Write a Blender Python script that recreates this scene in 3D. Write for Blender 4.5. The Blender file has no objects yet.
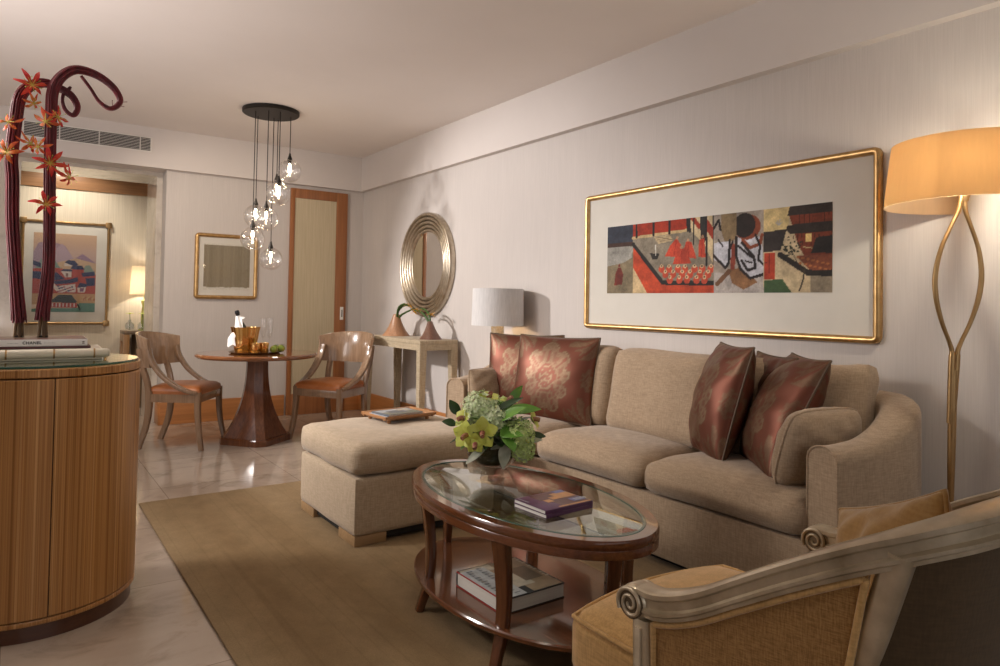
import bpy, bmesh, math, random
import numpy as np
from mathutils import Vector, Matrix
random.seed(7)
rng = np.random.RandomState(5)
C = bpy.context.scene.collection
PI = math.pi
sin, cos = math.sin, math.cos

# ------------------------------------------------------------------ mesh helpers
class MB:
    """collects vertices and faces that become one mesh object"""
    def __init__(self): self.v=[]; self.f=[]; self.m=[]; self.col=None; self.pat=None
    def add(self, vf, mi=0, M=None):
        vs, fs = vf; o=len(self.v)
        if M is not None: vs=[tuple(M @ Vector(p)) for p in vs]
        self.v.extend([tuple(p) for p in vs]); self.f.extend([tuple(i+o for i in f) for f in fs]); self.m.extend([mi]*len(fs))
        return self
def mb(*parts):
    b=MB()
    for p in parts: b.add(p)
    return b
def from_bm(bm):
    bm.verts.index_update()
    r=([tuple(v.co) for v in bm.verts],[tuple(v.index for v in f.verts) for f in bm.faces]); bm.free(); return r
def tr(vf, M): return ([tuple(M @ Vector(p)) for p in vf[0]], vf[1])
def clampz(vf,z): return MB().add(([(p[0],p[1],max(p[2],z)) for p in vf[0]],vf[1]))
def box(x0,x1,y0,y1,z0,z1,bev=0.0,seg=2):
    bm=bmesh.new(); bmesh.ops.create_cube(bm,size=1)
    for v in bm.verts:
        v.co=Vector(((x0+x1)/2+v.co.x*(x1-x0),(y0+y1)/2+v.co.y*(y1-y0),(z0+z1)/2+v.co.z*(z1-z0)))
    if bev: bmesh.ops.bevel(bm,geom=list(bm.edges),offset=min(bev,.49*min(x1-x0,y1-y0,z1-z0)),segments=seg,profile=.5,affect='EDGES')
    return from_bm(bm)
def prism(poly,z0,z1,bev=0.0,seg=2):
    bm=bmesh.new(); vs=[bm.verts.new((x,y,z0)) for x,y in poly]; f=bm.faces.new(vs)
    r=bmesh.ops.extrude_face_region(bm,geom=[f])
    for g in r['geom']:
        if isinstance(g,bmesh.types.BMVert): g.co.z=z1
    bmesh.ops.recalc_face_normals(bm,faces=bm.faces)
    if bev:
        es=[e for e in bm.edges if abs(e.verts[0].co.z-e.verts[1].co.z)<1e-6]
        bmesh.ops.bevel(bm,geom=es,offset=bev,segments=seg,profile=.5,affect='EDGES')
    return from_bm(bm)
def lathe(prof,n=40,c=(0,0,0),ex=1.0,ey=1.0):
    """closed revolve of (r,z) points, optionally elliptical"""
    v=[];f=[];rings=[]
    for r,z in prof:
        if abs(r)<1e-6: rings.append([len(v)]); v.append((c[0],c[1],c[2]+z))
        else:
            rings.append(list(range(len(v),len(v)+n)))
            for k in range(n):
                a=2*PI*k/n; v.append((c[0]+r*ex*cos(a),c[1]+r*ey*sin(a),c[2]+z))
    for a,b in zip(rings,rings[1:]):
        for k in range(n):
            k2=(k+1)%n
            if len(a)==1 and len(b)==1: continue
            if len(a)==1: f.append((a[0],b[k2],b[k]))
            elif len(b)==1: f.append((a[k],a[k2],b[0]))
            else: f.append((a[k],a[k2],b[k2],b[k]))
    return v,f
def spline(pts,k=6):
    P=[Vector(p) for p in pts]; out=[]; n=len(P)
    for i in range(n-1):
        p0=P[i-1] if i else P[0]*2-P[1]; p1=P[i]; p2=P[i+1]; p3=P[i+2] if i+2<n else P[-1]*2-P[-2]
        for j in range(k):
            t=j/k; out.append(.5*((2*p1)+(p2-p0)*t+(2*p0-5*p1+4*p2-p3)*t*t+(3*p1-p0-3*p2+p3)*t**3))
    out.append(P[-1]); return out
def frames(pts,up=None,closed=False):
    n=len(pts); T=[]
    for i in range(n):
        if closed: t=pts[(i+1)%n]-pts[i-1]
        else: t=pts[min(i+1,n-1)]-pts[max(i-1,0)]
        T.append(t.normalized())
    F=[]
    if up is not None:
        up=Vector(up)
        for t in T:
            s=t.cross(up)
            s=s.normalized() if s.length>1e-6 else Vector((1,0,0)); F.append((s,s.cross(t).normalized()))
    else:
        a=Vector((0,0,1)) if abs(T[0].z)<.9 else Vector((1,0,0)); s=T[0].cross(a).normalized(); u=s.cross(T[0])
        for t in T:
            s=(s-t*s.dot(t)).normalized(); u=s.cross(t).normalized(); F.append((s,u))
    return F
def sweep(pts,sec,up=None,closed=False,caps=True):
    """sec: list of (a,b) or function(i/n) giving one; a along side, b along up"""
    pts=[Vector(p) for p in pts]; n=len(pts); F=frames(pts,up,closed); v=[];f=[];m=None
    for i,p in enumerate(pts):
        S=sec(i/(n-1)) if callable(sec) else sec; m=len(S)
        for a,b in S: v.append(tuple(p+F[i][0]*a+F[i][1]*b))
    for i in range(n if closed else n-1):
        j=(i+1)%n
        for k in range(m):
            k2=(k+1)%m; f.append((i*m+k,j*m+k,j*m+k2,i*m+k2))
    if caps and not closed:
        f.append(tuple(range(m))); f.append(tuple(range((n-1)*m,n*m))[::-1])
    return v,f
def circ(r,n=10,rb=None):
    rb=r if rb is None else rb
    return [(r*cos(2*PI*k/n),rb*sin(2*PI*k/n)) for k in range(n)]
def rrect(w,h,r,n=3):
    out=[]
    for cx,cy,a0 in ((w/2-r,h/2-r,0),(-w/2+r,h/2-r,PI/2),(-w/2+r,-h/2+r,PI),(w/2-r,-h/2+r,1.5*PI)):
        for k in range(n+1):
            a=a0+PI/2*k/n; out.append((cx+r*cos(a),cy+r*sin(a)))
    return out
def tube(pts,r,n=10,closed=False,smooth=0,up=None):
    if smooth: pts=spline(pts,smooth)
    if callable(r): return sweep(pts,lambda t: circ(max(r(t),1e-4),n),up,closed)
    return sweep(pts,circ(r,n),up,closed)
def rbox(sx,sy,sz,r,n=10,crown=0.0,belly=0.0,M=None,wob=0.0):
    """soft rounded block centred on the origin, crowned on top, puffed on the sides"""
    vid={};v=[];f=[]
    def vert(p):
        key=tuple(round(c*n) for c in p)
        if key in vid: return vid[key]
        h=Vector((sx/2,sy/2,sz/2)); q=Vector((p[0]*h.x,p[1]*h.y,p[2]*h.z)); inn=Vector([max(-h[i]+r,min(h[i]-r,q[i])) for i in range(3)])
        # push the grid lines out so that the rounded edges get their share
        for i in range(3):
            e=abs(p[i]); lim=1-1.5/n*1
            q[i]=math.copysign((h[i]-r)*min(1,e/lim),p[i]) if e<lim else math.copysign(h[i]-r+r*(e-lim)/(1-lim),p[i])
            inn[i]=max(-h[i]+r,min(h[i]-r,q[i]))
        d=q-inn
        if d.length>1e-9: q=inn+d.normalized()*(r if max(abs(c) for c in p)>1-1e-6 else d.length)
        u,w=p[0],p[1]
        if p[2]>0: q.z+=crown*p[2]*(1-u**4)*(1-w**4)
        k=1-p[2]**2
        q.y+=belly*k*(1-u**4)*p[1]; q.x+=belly*k*(1-w**4)*p[0]
        if wob:
            q+=Vector((sin(19*q.y+3*q.z),sin(23*q.z+7*q.x),sin(17*q.x+11*q.y)*1.2))*wob
        vid[key]=len(v); v.append(tuple(q)); return vid[key]
    for ax in range(3):
        for s in (-1,1):
            for i in range(n):
                for j in range(n):
                    quad=[]
                    for di,dj in ((0,0),(1,0),(1,1),(0,1)):
                        p=[0,0,0]; p[ax]=s; p[(ax+1)%3]=-1+2*(i+di)/n; p[(ax+2)%3]=-1+2*(j+dj)/n; quad.append(vert(p))
                    f.append(tuple(quad if s>0 else quad[::-1]))
    r_=(v,f)
    return tr(r_,M) if M is not None else r_
def pillow(w,h,t,n=36,pinch=.07,power=.55,wr=.004,seed=0,smile=0.0,rd=0.0):
    """soft square cushion in the local x-y plane, front towards +z; returns mesh, outline, uv of each vertex"""
    v=[];f=[];uv=[]
    rr=random.Random(seed); ph=[rr.uniform(0,6) for _ in range(6)]
    def xy(a,b):
        x=w/2*a*(1-pinch*(1-b*b))*math.sqrt(1-rd*b**4); y=h/2*b*(1-pinch*(1-a*a))*math.sqrt(1-rd*a**4)
        y-=smile*h*(1-a*a)*(.5+.5*b); return x,y
    for side in (1,-1):
        for j in range(n+1):
            for i in range(n+1):
                # cosine spacing gathers the grid at the seams
                a=-cos(PI*i/n); b=-cos(PI*j/n); x,y=xy(a,b)
                k=max(0,(1-a*a)*(1-b*b)); z=side*t/2*k**power
                z+=side*wr*k**.3*(sin(9*a+5*b+ph[0])*.7+sin(-7*a+11*b+ph[1])+.6*sin(17*a*b+ph[2]))
                edge=(1-k)**6
                z+=wr*1.6*edge*sin(22*a+ph[3]+3*b)*(k**.4)
                v.append((x,y,z)); uv.append((a,b,side))
        o=0 if side>0 else (n+1)**2
        for j in range(n):
            for i in range(n):
                q=(o+j*(n+1)+i,o+j*(n+1)+i+1,o+(j+1)*(n+1)+i+1,o+(j+1)*(n+1)+i); f.append(q if side>0 else q[::-1])
    ring=[]
    for k in range(40):
        s=-1+2*k/40; ring.append((s,-1))
    for k in range(40): ring.append((1,-1+2*k/40))
    for k in range(40): ring.append((1-2*k/40,1))
    for k in range(40): ring.append((-1,1-2*k/40))
    out=[Vector((*xy(a,b),0)) for a,b in ring]
    return (v,f),out,uv
def axes(o,x,y):
    """matrix with origin o, x along x, z = x cross y"""
    x=Vector(x).normalized(); y=Vector(y); z=x.cross(y).normalized(); y=z.cross(x)
    return Matrix(((x.x,y.x,z.x,o[0]),(x.y,y.y,z.y,o[1]),(x.z,y.z,z.z,o[2]),(0,0,0,1)))

# ------------------------------------------------------------------ object helpers
W={}
def link(name,b,mats,parent=None,smooth=40,world=True):
    me=bpy.data.meshes.new(name)
    vs=b.v
    if parent is not None and world:
        Mi=W[parent.name].inverted(); vs=[tuple(Mi @ Vector(p)) for p in vs]
    me.from_pydata(vs,[],b.f)
    if not isinstance(mats,(list,tuple)): mats=[mats]
    for m in mats: me.materials.append(m)
    if len(mats)>1: me.polygons.foreach_set('material_index',b.m)
    if b.col is not None:
        at=me.color_attributes.new('paint','FLOAT_COLOR','POINT'); at.data.foreach_set('color',np.asarray(b.col,dtype=np.float32).ravel())
    if b.pat is not None:
        at=me.attributes.new('pat','FLOAT','POINT'); at.data.foreach_set('value',np.asarray(b.pat,dtype=np.float32))
    if b.col is None:
        bm=bmesh.new(); bm.from_mesh(me); bmesh.ops.recalc_face_normals(bm,faces=bm.faces); bm.to_mesh(me); bm.free()
    if smooth:
        me.polygons.foreach_set('use_smooth',[True]*len(me.polygons)); me.set_sharp_from_angle(angle=math.radians(smooth))
    me.update()
    o=bpy.data.objects.new(name,me); C.objects.link(o)
    if parent is not None:
        o.parent=parent; W[o.name]=W[parent.name]
    else: W[o.name]=Matrix.Identity(4)
    return o
def tag(o,label,cat,group=None):
    o['label']=label; o['category']=cat
    if group: o['group']=group
    return o
def thing(name,label,cat,loc=(0,0,0),rz=0.0,group=None):
    o=bpy.data.objects.new(name,None); C.objects.link(o); o.empty_display_size=.1
    o.location=loc; o.rotation_euler=(0,0,rz)
    W[o.name]=Matrix.Translation(loc) @ Matrix.Rotation(rz,4,'Z')
    return tag(o,label,cat,group)
def struct(name,b,mats,smooth=40,parent=None):
    o=link(name,b,mats,parent,smooth)
    if parent is None: o['kind']='structure'
    return o
def dup(root,loc,rz,label):
    def cp(o,par):
        c=o.copy(); C.objects.link(c)
        if par is not None: c.parent=par
        for ch in list(o.children): cp(ch,c)
        return c
    kids=list(root.children); r=root.copy(); C.objects.link(r); r.location=loc; r.rotation_euler=(0,0,rz); r['label']=label
    for k in kids: cp(k,r)
    return r

# ------------------------------------------------------------------ materials
def new(name):
    m=bpy.data.materials.new(name); m.use_nodes=True; nt=m.node_tree; nt.nodes.clear()
    out=nt.nodes.new('ShaderNodeOutputMaterial'); return m,nt,out
def N(nt,t,**k):
    n=nt.nodes.new(t)
    for a,b in k.items():
        if a in n.inputs.keys(): n.inputs[a].default_value=b
        else: setattr(n,a,b)
    return n
def rgba(c): return (c[0],c[1],c[2],1.0)
def pbsdf(nt,out,rough=.5,metal=0.0,spec=.5,coat=0.0,sheen=0.0):
    p=nt.nodes.new('ShaderNodeBsdfPrincipled'); p.inputs['Roughness'].default_value=rough; p.inputs['Metallic'].default_value=metal
    p.inputs['Specular IOR Level'].default_value=spec; p.inputs['Coat Weight'].default_value=coat; p.inputs['Coat Roughness'].default_value=.06
    p.inputs['Sheen Weight'].default_value=sheen
    nt.links.new(p.outputs[0],out.inputs[0]); return p
def coords(nt,scale=(1,1,1),rot=(0,0,0),src='Object'):
    tc=N(nt,'ShaderNodeTexCoord'); mp=N(nt,'ShaderNodeMapping'); mp.inputs['Scale'].default_value=scale; mp.inputs['Rotation'].default_value=rot
    nt.links.new(tc.outputs[src],mp.inputs[0]); return mp.outputs[0]
def noise(nt,vec,scale=1.0,detail=3.0,rough=.55,dist=0.0):
    n=N(nt,'ShaderNodeTexNoise'); n.inputs['Scale'].default_value=scale; n.inputs['Detail'].default_value=detail; n.inputs['Roughness'].default_value=rough
    n.inputs['Distortion'].default_value=dist; nt.links.new(vec,n.inputs['Vector']); return n.outputs['Fac']
def ramp(nt,fac,stops):
    r=N(nt,'ShaderNodeValToRGB'); e=r.color_ramp.elements
    while len(e)<len(stops): e.new(.5)
    for k,(p,c) in enumerate(stops): e[k].position=p; e[k].color=rgba(c)
    nt.links.new(fac,r.inputs[0]); return r.outputs[0]
def mixc(nt,fac,a,b,mode='MIX'):
    m=N(nt,'ShaderNodeMix',data_type='RGBA',blend_type=mode)
    for s,v in ((0,fac),(6,a),(7,b)):
        if hasattr(v,'is_linked') or hasattr(v,'links'): nt.links.new(v,m.inputs[s])
        elif s==0: m.inputs[0].default_value=v
        else: m.inputs[s].default_value=rgba(v)
    return m.outputs[2]
def bump(nt,p,h,strength=.2,dist=.002):
    b=N(nt,'ShaderNodeBump'); b.inputs['Strength'].default_value=strength; b.inputs['Distance'].default_value=dist
    nt.links.new(h,b.inputs['Height']); nt.links.new(b.outputs[0],p.inputs['Normal'])
def solid(name,c,rough=.5,metal=0.0,spec=.5,coat=0.0,c2=None,scale=(8,8,8),bmp=0.0,lo=.35,hi=.65,detail=3,sheen=0.0,bd=.002):
    m,nt,out=new(name); p=pbsdf(nt,out,rough,metal,spec,coat,sheen)
    v=coords(nt,scale); n=noise(nt,v,1.0,detail)
    c2=c2 or tuple(x*.9 for x in c)
    nt.links.new(ramp(nt,n,[(lo,c),(hi,c2)]),p.inputs['Base Color'])
    if bmp: bump(nt,p,n,bmp,bd)
    return m
def wood(name,c,c2,axis='z',k=1.0,rough=.3,coat=.3,spec=.5,bmp=.0,fine=70,lng=2.0):
    s={'x':(lng,fine,fine),'y':(fine,lng,fine),'z':(fine,fine,lng)}[axis]
    m,nt,out=new(name); p=pbsdf(nt,out,rough,0,spec,coat)
    v=coords(nt,tuple(x*k for x in s)); n=noise(nt,v,1.0,4,.6,.4)
    v2=coords(nt,tuple(x*k*.2 for x in s)); n2=noise(nt,v2,1.0,2,.5,.6)
    a=ramp(nt,n,[(.3,c),(.7,c2)]); b=ramp(nt,n2,[(.3,(.78,.78,.78)),(.7,(1.1,1.08,1.05))])
    nt.links.new(mixc(nt,.75,a,b,'MULTIPLY'),p.inputs['Base Color'])
    if bmp: bump(nt,p,n,bmp,.0008)
    return m
def fabric(name,c,c2,k=260,rough=.85,sheen=.25,bmp=.25,big=3.0,spec=.2):
    m,nt,out=new(name); p=pbsdf(nt,out,rough,0,spec,0,sheen)
    a=noise(nt,coords(nt,(k*.12,k*.12,k)),1.0,2); b=noise(nt,coords(nt,(k,k,k*.12)),1.0,2)
    mm=N(nt,'ShaderNodeMath',operation='ADD'); nt.links.new(a,mm.inputs[0]); nt.links.new(b,mm.inputs[1])
    h=N(nt,'ShaderNodeMath',operation='MULTIPLY'); nt.links.new(mm.outputs[0],h.inputs[0]); h.inputs[1].default_value=.5
    col=ramp(nt,h.outputs[0],[(.38,c),(.62,c2)])
    g=noise(nt,coords(nt,(big,big,big)),1.0,2); sh=ramp(nt,g,[(.3,(.93,.93,.93)),(.7,(1.05,1.05,1.05))])
    nt.links.new(mixc(nt,.8,col,sh,'MULTIPLY'),p.inputs['Base Color'])
    bump(nt,p,h.outputs[0],bmp,.0015); return m
def facing(nt,f0=.04,pw=3.6):
    lw=N(nt,'ShaderNodeLayerWeight'); lw.inputs[0].default_value=.5
    q=N(nt,'ShaderNodeMath',operation='POWER'); nt.links.new(lw.outputs['Facing'],q.inputs[0]); q.inputs[1].default_value=pw
    m=N(nt,'ShaderNodeMath',operation='MULTIPLY_ADD'); nt.links.new(q.outputs[0],m.inputs[0]); m.inputs[1].default_value=1-f0; m.inputs[2].default_value=f0
    return m.outputs[0]
def glassy(name,tint=(1,1,1),ior=1.45,rough=0.0,refl=1.0,pw=3.6):
    """thin clear sheet: mirror-like at grazing angles, see-through face on"""
    m,nt,out=new(name); t=N(nt,'ShaderNodeBsdfTransparent'); t.inputs[0].default_value=rgba(tint)
    g=N(nt,'ShaderNodeBsdfGlossy'); g.inputs['Roughness'].default_value=rough; g.inputs[0].default_value=(refl,refl,refl,1)
    mx=N(nt,'ShaderNodeMixShader'); f0=((ior-1)/(ior+1))**2
    nt.links.new(facing(nt,f0,pw),mx.inputs[0]); nt.links.new(t.outputs[0],mx.inputs[1]); nt.links.new(g.outputs[0],mx.inputs[2])
    nt.links.new(mx.outputs[0],out.inputs[0]); return m
def emit(name,c,s):
    m,nt,out=new(name); e=N(nt,'ShaderNodeEmission'); e.inputs[0].default_value=rgba(c); e.inputs[1].default_value=s
    nt.links.new(e.outputs[0],out.inputs[0]); return m
def shade_cloth(name,c,trans=.5,k=120,tc=None):
    m,nt,out=new(name); d=N(nt,'ShaderNodeBsdfDiffuse'); t=N(nt,'ShaderNodeBsdfTranslucent'); mx=N(nt,'ShaderNodeMixShader'); mx.inputs[0].default_value=trans
    n=noise(nt,coords(nt,(k,k,k*.1)),1.0,3); col=ramp(nt,n,[(.3,c),(.7,tuple(x*.86 for x in c))])
    nt.links.new(col,d.inputs[0])
    if tc: t.inputs[0].default_value=rgba(tc)
    else: nt.links.new(col,t.inputs[0])
    nt.links.new(d.outputs[0],mx.inputs[1]); nt.links.new(t.outputs[0],mx.inputs[2]); nt.links.new(mx.outputs[0],out.inputs[0]); return m
def painted(name,rough=.6,gain=1.0):
    m,nt,out=new(name); p=pbsdf(nt,out,rough,0,.3); a=N(nt,'ShaderNodeAttribute',attribute_name='paint')
    n=noise(nt,coords(nt,(90,90,90)),1.0,4); sh=ramp(nt,n,[(.25,(.72,.72,.72)),(.75,(1.25,1.25,1.25))])
    nt.links.new(mixc(nt,.75,a.outputs['Color'],sh,'MULTIPLY'),p.inputs['Base Color']); return m
# ------------------------------------------------------------------ palette
def wallpaper(name,c,c2,k=330,ks=5,bmp=.10):
    m,nt,out=new(name); p=pbsdf(nt,out,.75,0,.25)
    n=noise(nt,coords(nt,(k,k,ks)),1.0,4,.6); n2=noise(nt,coords(nt,(9,9,.5)),1.0,2)
    a=ramp(nt,n,[(.3,c),(.7,c2)]); b=ramp(nt,n2,[(.3,(.985,.985,.985)),(.7,(1.01,1.01,1.01))])
    nt.links.new(mixc(nt,1.0,a,b,'MULTIPLY'),p.inputs['Base Color']); bump(nt,p,n,bmp,.001); return m
m_wall=wallpaper('wallpaper',(.61,.565,.535),(.545,.503,.475))
m_entry=wallpaper('entry_wallpaper',(.70,.62,.50),(.56,.49,.38),110,1.5)
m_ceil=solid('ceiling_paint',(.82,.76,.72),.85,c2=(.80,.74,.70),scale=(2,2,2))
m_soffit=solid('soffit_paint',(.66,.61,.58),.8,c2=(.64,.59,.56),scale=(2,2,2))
def marble(name,c,c2,c3,tile=None,rough=.1,k=1.0):
    m,nt,out=new(name); p=pbsdf(nt,out,rough,0,.5,.2)
    n=noise(nt,coords(nt,(3.2*k,5.0*k,3.2*k),(0,0,.7)),1.0,11,.68,.8); n2=noise(nt,coords(nt,(.9*k,.9*k,.9*k)),1.0,5,.6,2.0)
    a=ramp(nt,n,[(.30,c2),(.48,c),(.60,c),(.75,c3)]); b=ramp(nt,n2,[(.35,(.86,.85,.84)),(.65,(1.06,1.06,1.06))])
    col=mixc(nt,.9,a,b,'MULTIPLY')
    if tile:
        br=N(nt,'ShaderNodeTexBrick',offset=0.0,squash=1.0); nt.links.new(coords(nt,(1,1,1)),br.inputs[0])
        br.inputs['Scale'].default_value=1; br.inputs['Mortar Size'].default_value=.0022; br.inputs['Brick Width'].default_value=tile; br.inputs['Row Height'].default_value=tile
        br.inputs['Color1'].default_value=(1,1,1,1); br.inputs['Color2'].default_value=(.9,.89,.88,1); br.inputs['Mortar'].default_value=(.55,.52,.48,1); br.inputs['Mortar Smooth'].default_value=.1
        col=mixc(nt,1.0,col,br.outputs['Color'],'MULTIPLY')
    nt.links.new(col,p.inputs['Base Color'])
    rr=ramp(nt,n2,[(.3,(rough*.7,)*3),(.7,(rough*1.6,)*3)]); nt.links.new(rr,p.inputs['Roughness'])
    return m
m_floor=marble('floor_marble',(.44,.355,.285),(.29,.22,.165),(.53,.45,.38),.80,.10)
m_jamb=marble('jamb_marble',(.62,.56,.49),(.48,.42,.36),(.70,.65,.58),None,.10,1.8)
m_base=wood('baseboard_wood',(.52,.215,.07),(.43,.17,.052),'x',1,.4,.1)
m_basey=wood('baseboard_wood_long',(.52,.215,.07),(.43,.17,.052),'y',1,.4,.1)
m_door=wood('door_wood',(.36,.145,.052),(.27,.10,.034),'z',1,.35,.15)
m_band=wood('band_wood',(.36,.19,.09),(.30,.15,.07),'x',1,.4,.1)
m_doorglass=wallpaper('woven_glass',(.58,.49,.34),(.47,.39,.26),90,2.0)
m_white=solid('white_enamel',(.78,.76,.72),.4,c2=(.76,.74,.70))
m_dark=solid('dark_gap',(.015,.013,.012),.8)
m_vent=solid('vent_paint',(.72,.69,.65),.5)
m_black=solid('black_metal',(.022,.018,.015),.45,.6)
m_gold=solid('gold_leaf',(.64,.42,.19),.33,.95,c2=(.50,.31,.125),scale=(22,22,22),bmp=.04)
m_goldp=solid('polished_gold',(.85,.56,.22),.14,1.0,c2=(.80,.50,.18))
m_brass=solid('dark_brass_tray',(.22,.14,.07),.25,.8,c2=(.16,.10,.05))
m_bronze=solid('brushed_bronze',(.46,.30,.14),.36,.9,c2=(.36,.225,.10),scale=(40,40,10))
m_champ=solid('champagne_leaf',(.58,.51,.41),.30,.9,c2=(.42,.35,.26),scale=(18,18,18),bmp=.12,detail=5)
m_mirror=solid('mirror_silver',(.80,.78,.75),.015,1.0,c2=(.80,.78,.75))
m_rope=solid('mat_board',(.64,.61,.55),.85,c2=(.62,.59,.53))
m_pane=glassy('picture_glass',(1,1,1),1.25,.02)
m_globe=glassy('clear_globe_glass',(.98,.98,.98),1.95,.0,1.0,2.2)
m_flute=glassy('flute_glass',(.985,.985,.985),1.5)
m_tint=glassy('table_glass',(.80,.86,.82),1.52)
m_glassedge=solid('green_glass_edge',(.03,.10,.075),.12,spec=.6,c2=(.03,.09,.07))
m_bulb=emit('bulb_glow',(1,.82,.58),26)
m_paper=solid('paper',(.70,.68,.64),.7,c2=(.62,.60,.56),scale=(3,3,400))
m_whitebook=solid('white_cover',(.80,.79,.78),.35,c2=(.79,.78,.77))
m_ink=solid('ink',(.03,.03,.035),.6)
m_inkl=solid('grey_ink',(.35,.35,.37),.6)
m_linen=fabric('sofa_linen',(.42,.31,.21),(.30,.215,.14),200)
m_linen2=fabric('ottoman_linen',(.53,.42,.305),(.41,.32,.22),200)
m_goldfab=fabric('gold_ribbed_cloth',(.66,.41,.17),(.50,.30,.11),210)
m_goldcane=fabric('gold_woven_cloth',(.42,.23,.075),(.24,.12,.035),420,.7,.3,.5)
m_brownfab=fabric('brown_back_cloth',(.085,.052,.024),(.065,.04,.018),240)
m_goldpil=fabric('gold_velvet',(.40,.235,.075),(.33,.18,.05),150,.6,.5,.15)
m_cab=None
m_chairw=wood('walnut_limed',(.29,.185,.115),(.20,.12,.07),'z',1,.22,.55)
m_leather=solid('orange_leather',(.40,.135,.04),.33,coat=.15,c2=(.34,.11,.03),scale=(14,14,14),bmp=.06)
m_mahog=wood('mahogany_gloss',(.15,.050,.017),(.085,.026,.009),'z',1,.22,.25)
m_mahogt=wood('mahogany_top',(.24,.095,.036),(.16,.055,.02),'x',1,.10,.8)
m_cofw=wood('coffee_table_wood',(.165,.056,.022),(.10,.033,.013),'y',1,.15,.6)
m_cofl=wood('coffee_leg_wood',(.15,.052,.021),(.09,.031,.013),'z',1,.16,.6)
m_raffia=fabric('raffia_wrap',(.50,.41,.285),(.37,.295,.195),150,.5,.1,.35)
m_traywood=wood('tray_wood',(.42,.21,.09),(.34,.155,.06),'y',1,.35,.2)
m_silver=solid('silver_gilt_frame',(.66,.57,.43),.30,.62,c2=(.36,.29,.19),scale=(13,13,13),bmp=.10,detail=6,lo=.3,hi=.72)
m_silverd=solid('dark_groove',(.16,.11,.06),.6,.2,c2=(.10,.07,.04))

# ------------------------------------------------------------------ the room (metres; the long wall at x = 3.195, the dining wall at y = 7.18)
WX, WY, CZ, SZ = 3.195, 7.18, 2.80, 2.427
XL, YF = -1.75, -1.9
struct('floor',mb(box(XL-.1,WX+.1,YF-.1,9.0,-.06,0)),m_floor,0)
struct('ceiling',mb(box(XL-.1,WX+.1,YF-.1,7.45,CZ,CZ+.06)),m_ceil,0)
struct('wall_right',mb(box(WX,WX+.1,YF-.1,WY+.3,0,CZ)),m_wall,0)
struct('wall_back',mb(box(1.173,WX,WY,7.38,0,CZ)),m_wall,0)
struct('wall_left',mb(box(XL-.1,XL,YF-.1,3.2,0,CZ),box(XL-.1,XL,6.0,7.5,0,CZ),box(XL-.1,XL,3.2,6.0,0,.75),box(XL-.1,XL,3.2,6.0,2.45,CZ)),m_wall,0)
struct('fill_window_2',mb(*[box(XL-.07,XL-.02,y-.03,y+.03,.75,2.45) for y in (3.23,4.6,5.97)],box(XL-.07,XL-.02,3.2,6,.75,.81),box(XL-.07,XL-.02,3.2,6,2.39,2.45)),m_white,0)  # unseen window, added to carry the soft fill from the left
struct('wall_back.001',mb(box(XL,-.22,7.38,7.5,0,SZ)),m_wall,0)
# unseen wall behind the viewer; its wide window is added for fill light
struct('wall_front',mb(box(XL,-1.2,YF-.1,YF,0,CZ),box(2.6,WX,YF-.1,YF,0,CZ),box(-1.2,2.6,YF-.1,YF,0,.55),box(-1.2,2.6,YF-.1,YF,2.45,CZ)),m_wall,0)
w=struct('fill_window_1',mb(box(-1.2,2.6,YF-.07,YF-.02,.55,.61),box(-1.2,2.6,YF-.07,YF-.02,2.39,2.45),*[box(x-.03,x+.03,YF-.07,YF-.02,.61,2.39) for x in (-1.17,.08,1.32,2.57)]),m_white,0)
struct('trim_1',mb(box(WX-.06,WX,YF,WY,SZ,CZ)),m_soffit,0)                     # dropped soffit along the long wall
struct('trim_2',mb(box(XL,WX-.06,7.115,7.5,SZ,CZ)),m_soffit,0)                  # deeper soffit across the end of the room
struct('trim_3',mb(box(1.12,1.166,7.383,7.95,0,SZ),box(1.166,1.172,7.383,7.40,0,SZ)),m_jamb,0)
struct('trim_4',mb(box(-.22,.035,7.383,7.95,0,SZ)),m_jamb,0)
struct('trim_5',mb(box(.035,1.12,7.383,7.95,SZ-.035,SZ+.3)),m_jamb,0)
struct('baseboard_back',mb(box(1.165,2.345,WY-.018,WY,0,.215,.004),box(3.005,WX,WY-.018,WY,0,.215,.004)),m_base)
struct('baseboard_return',mb(box(1.155,1.173,WY-.018,7.38,0,.215,.004)),m_basey)
struct('baseboard_right',mb(box(WX-.018,WX,YF,WY-.018,0,.215,.004)),m_basey)
# entrance hall beyond the marble opening
struct('wall_entry',mb(box(-1.6,2.0,8.80,8.9,0,2.9)),m_entry,0)
struct('wall_entry_left',mb(box(-1.7,-1.6,7.5,8.9,0,2.9)),m_entry,0)
struct('wall_entry_right',mb(box(1.9,2.0,7.38,8.8,0,2.9)),m_entry,0)
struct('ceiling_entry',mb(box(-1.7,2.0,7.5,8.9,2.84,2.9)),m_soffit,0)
struct('trim_6',mb(box(-1.6,1.9,8.785,8.80,2.37,2.545,.003)),m_band)
struct('baseboard_entry',mb(box(-1.6,1.9,8.78,8.80,0,.20,.004)),m_base)

# sliding door in a wooden frame
d=struct('door_1',mb(box(2.362,2.408,WY-.034,WY-.001,0,2.388,.003),box(2.868,2.995,WY-.034,WY-.001,0,2.388,.003),box(2.408,2.868,WY-.034,WY-.001,2.288,2.388,.003),box(2.408,2.868,WY-.034,WY-.001,0,.22,.003)),m_door)
struct('door_glass',mb(box(2.402,2.874,WY-.024,WY-.012,.21,2.295)),m_doorglass,0,d)
struct('door_pull',mb(box(2.930,2.968,WY-.038,WY-.032,1.0,1.14,.002)),m_white,0,d)
struct('pull_recess',mb(box(2.946,2.957,WY-.0386,WY-.034,1.03,1.11)),m_dark,0,d)

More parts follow.
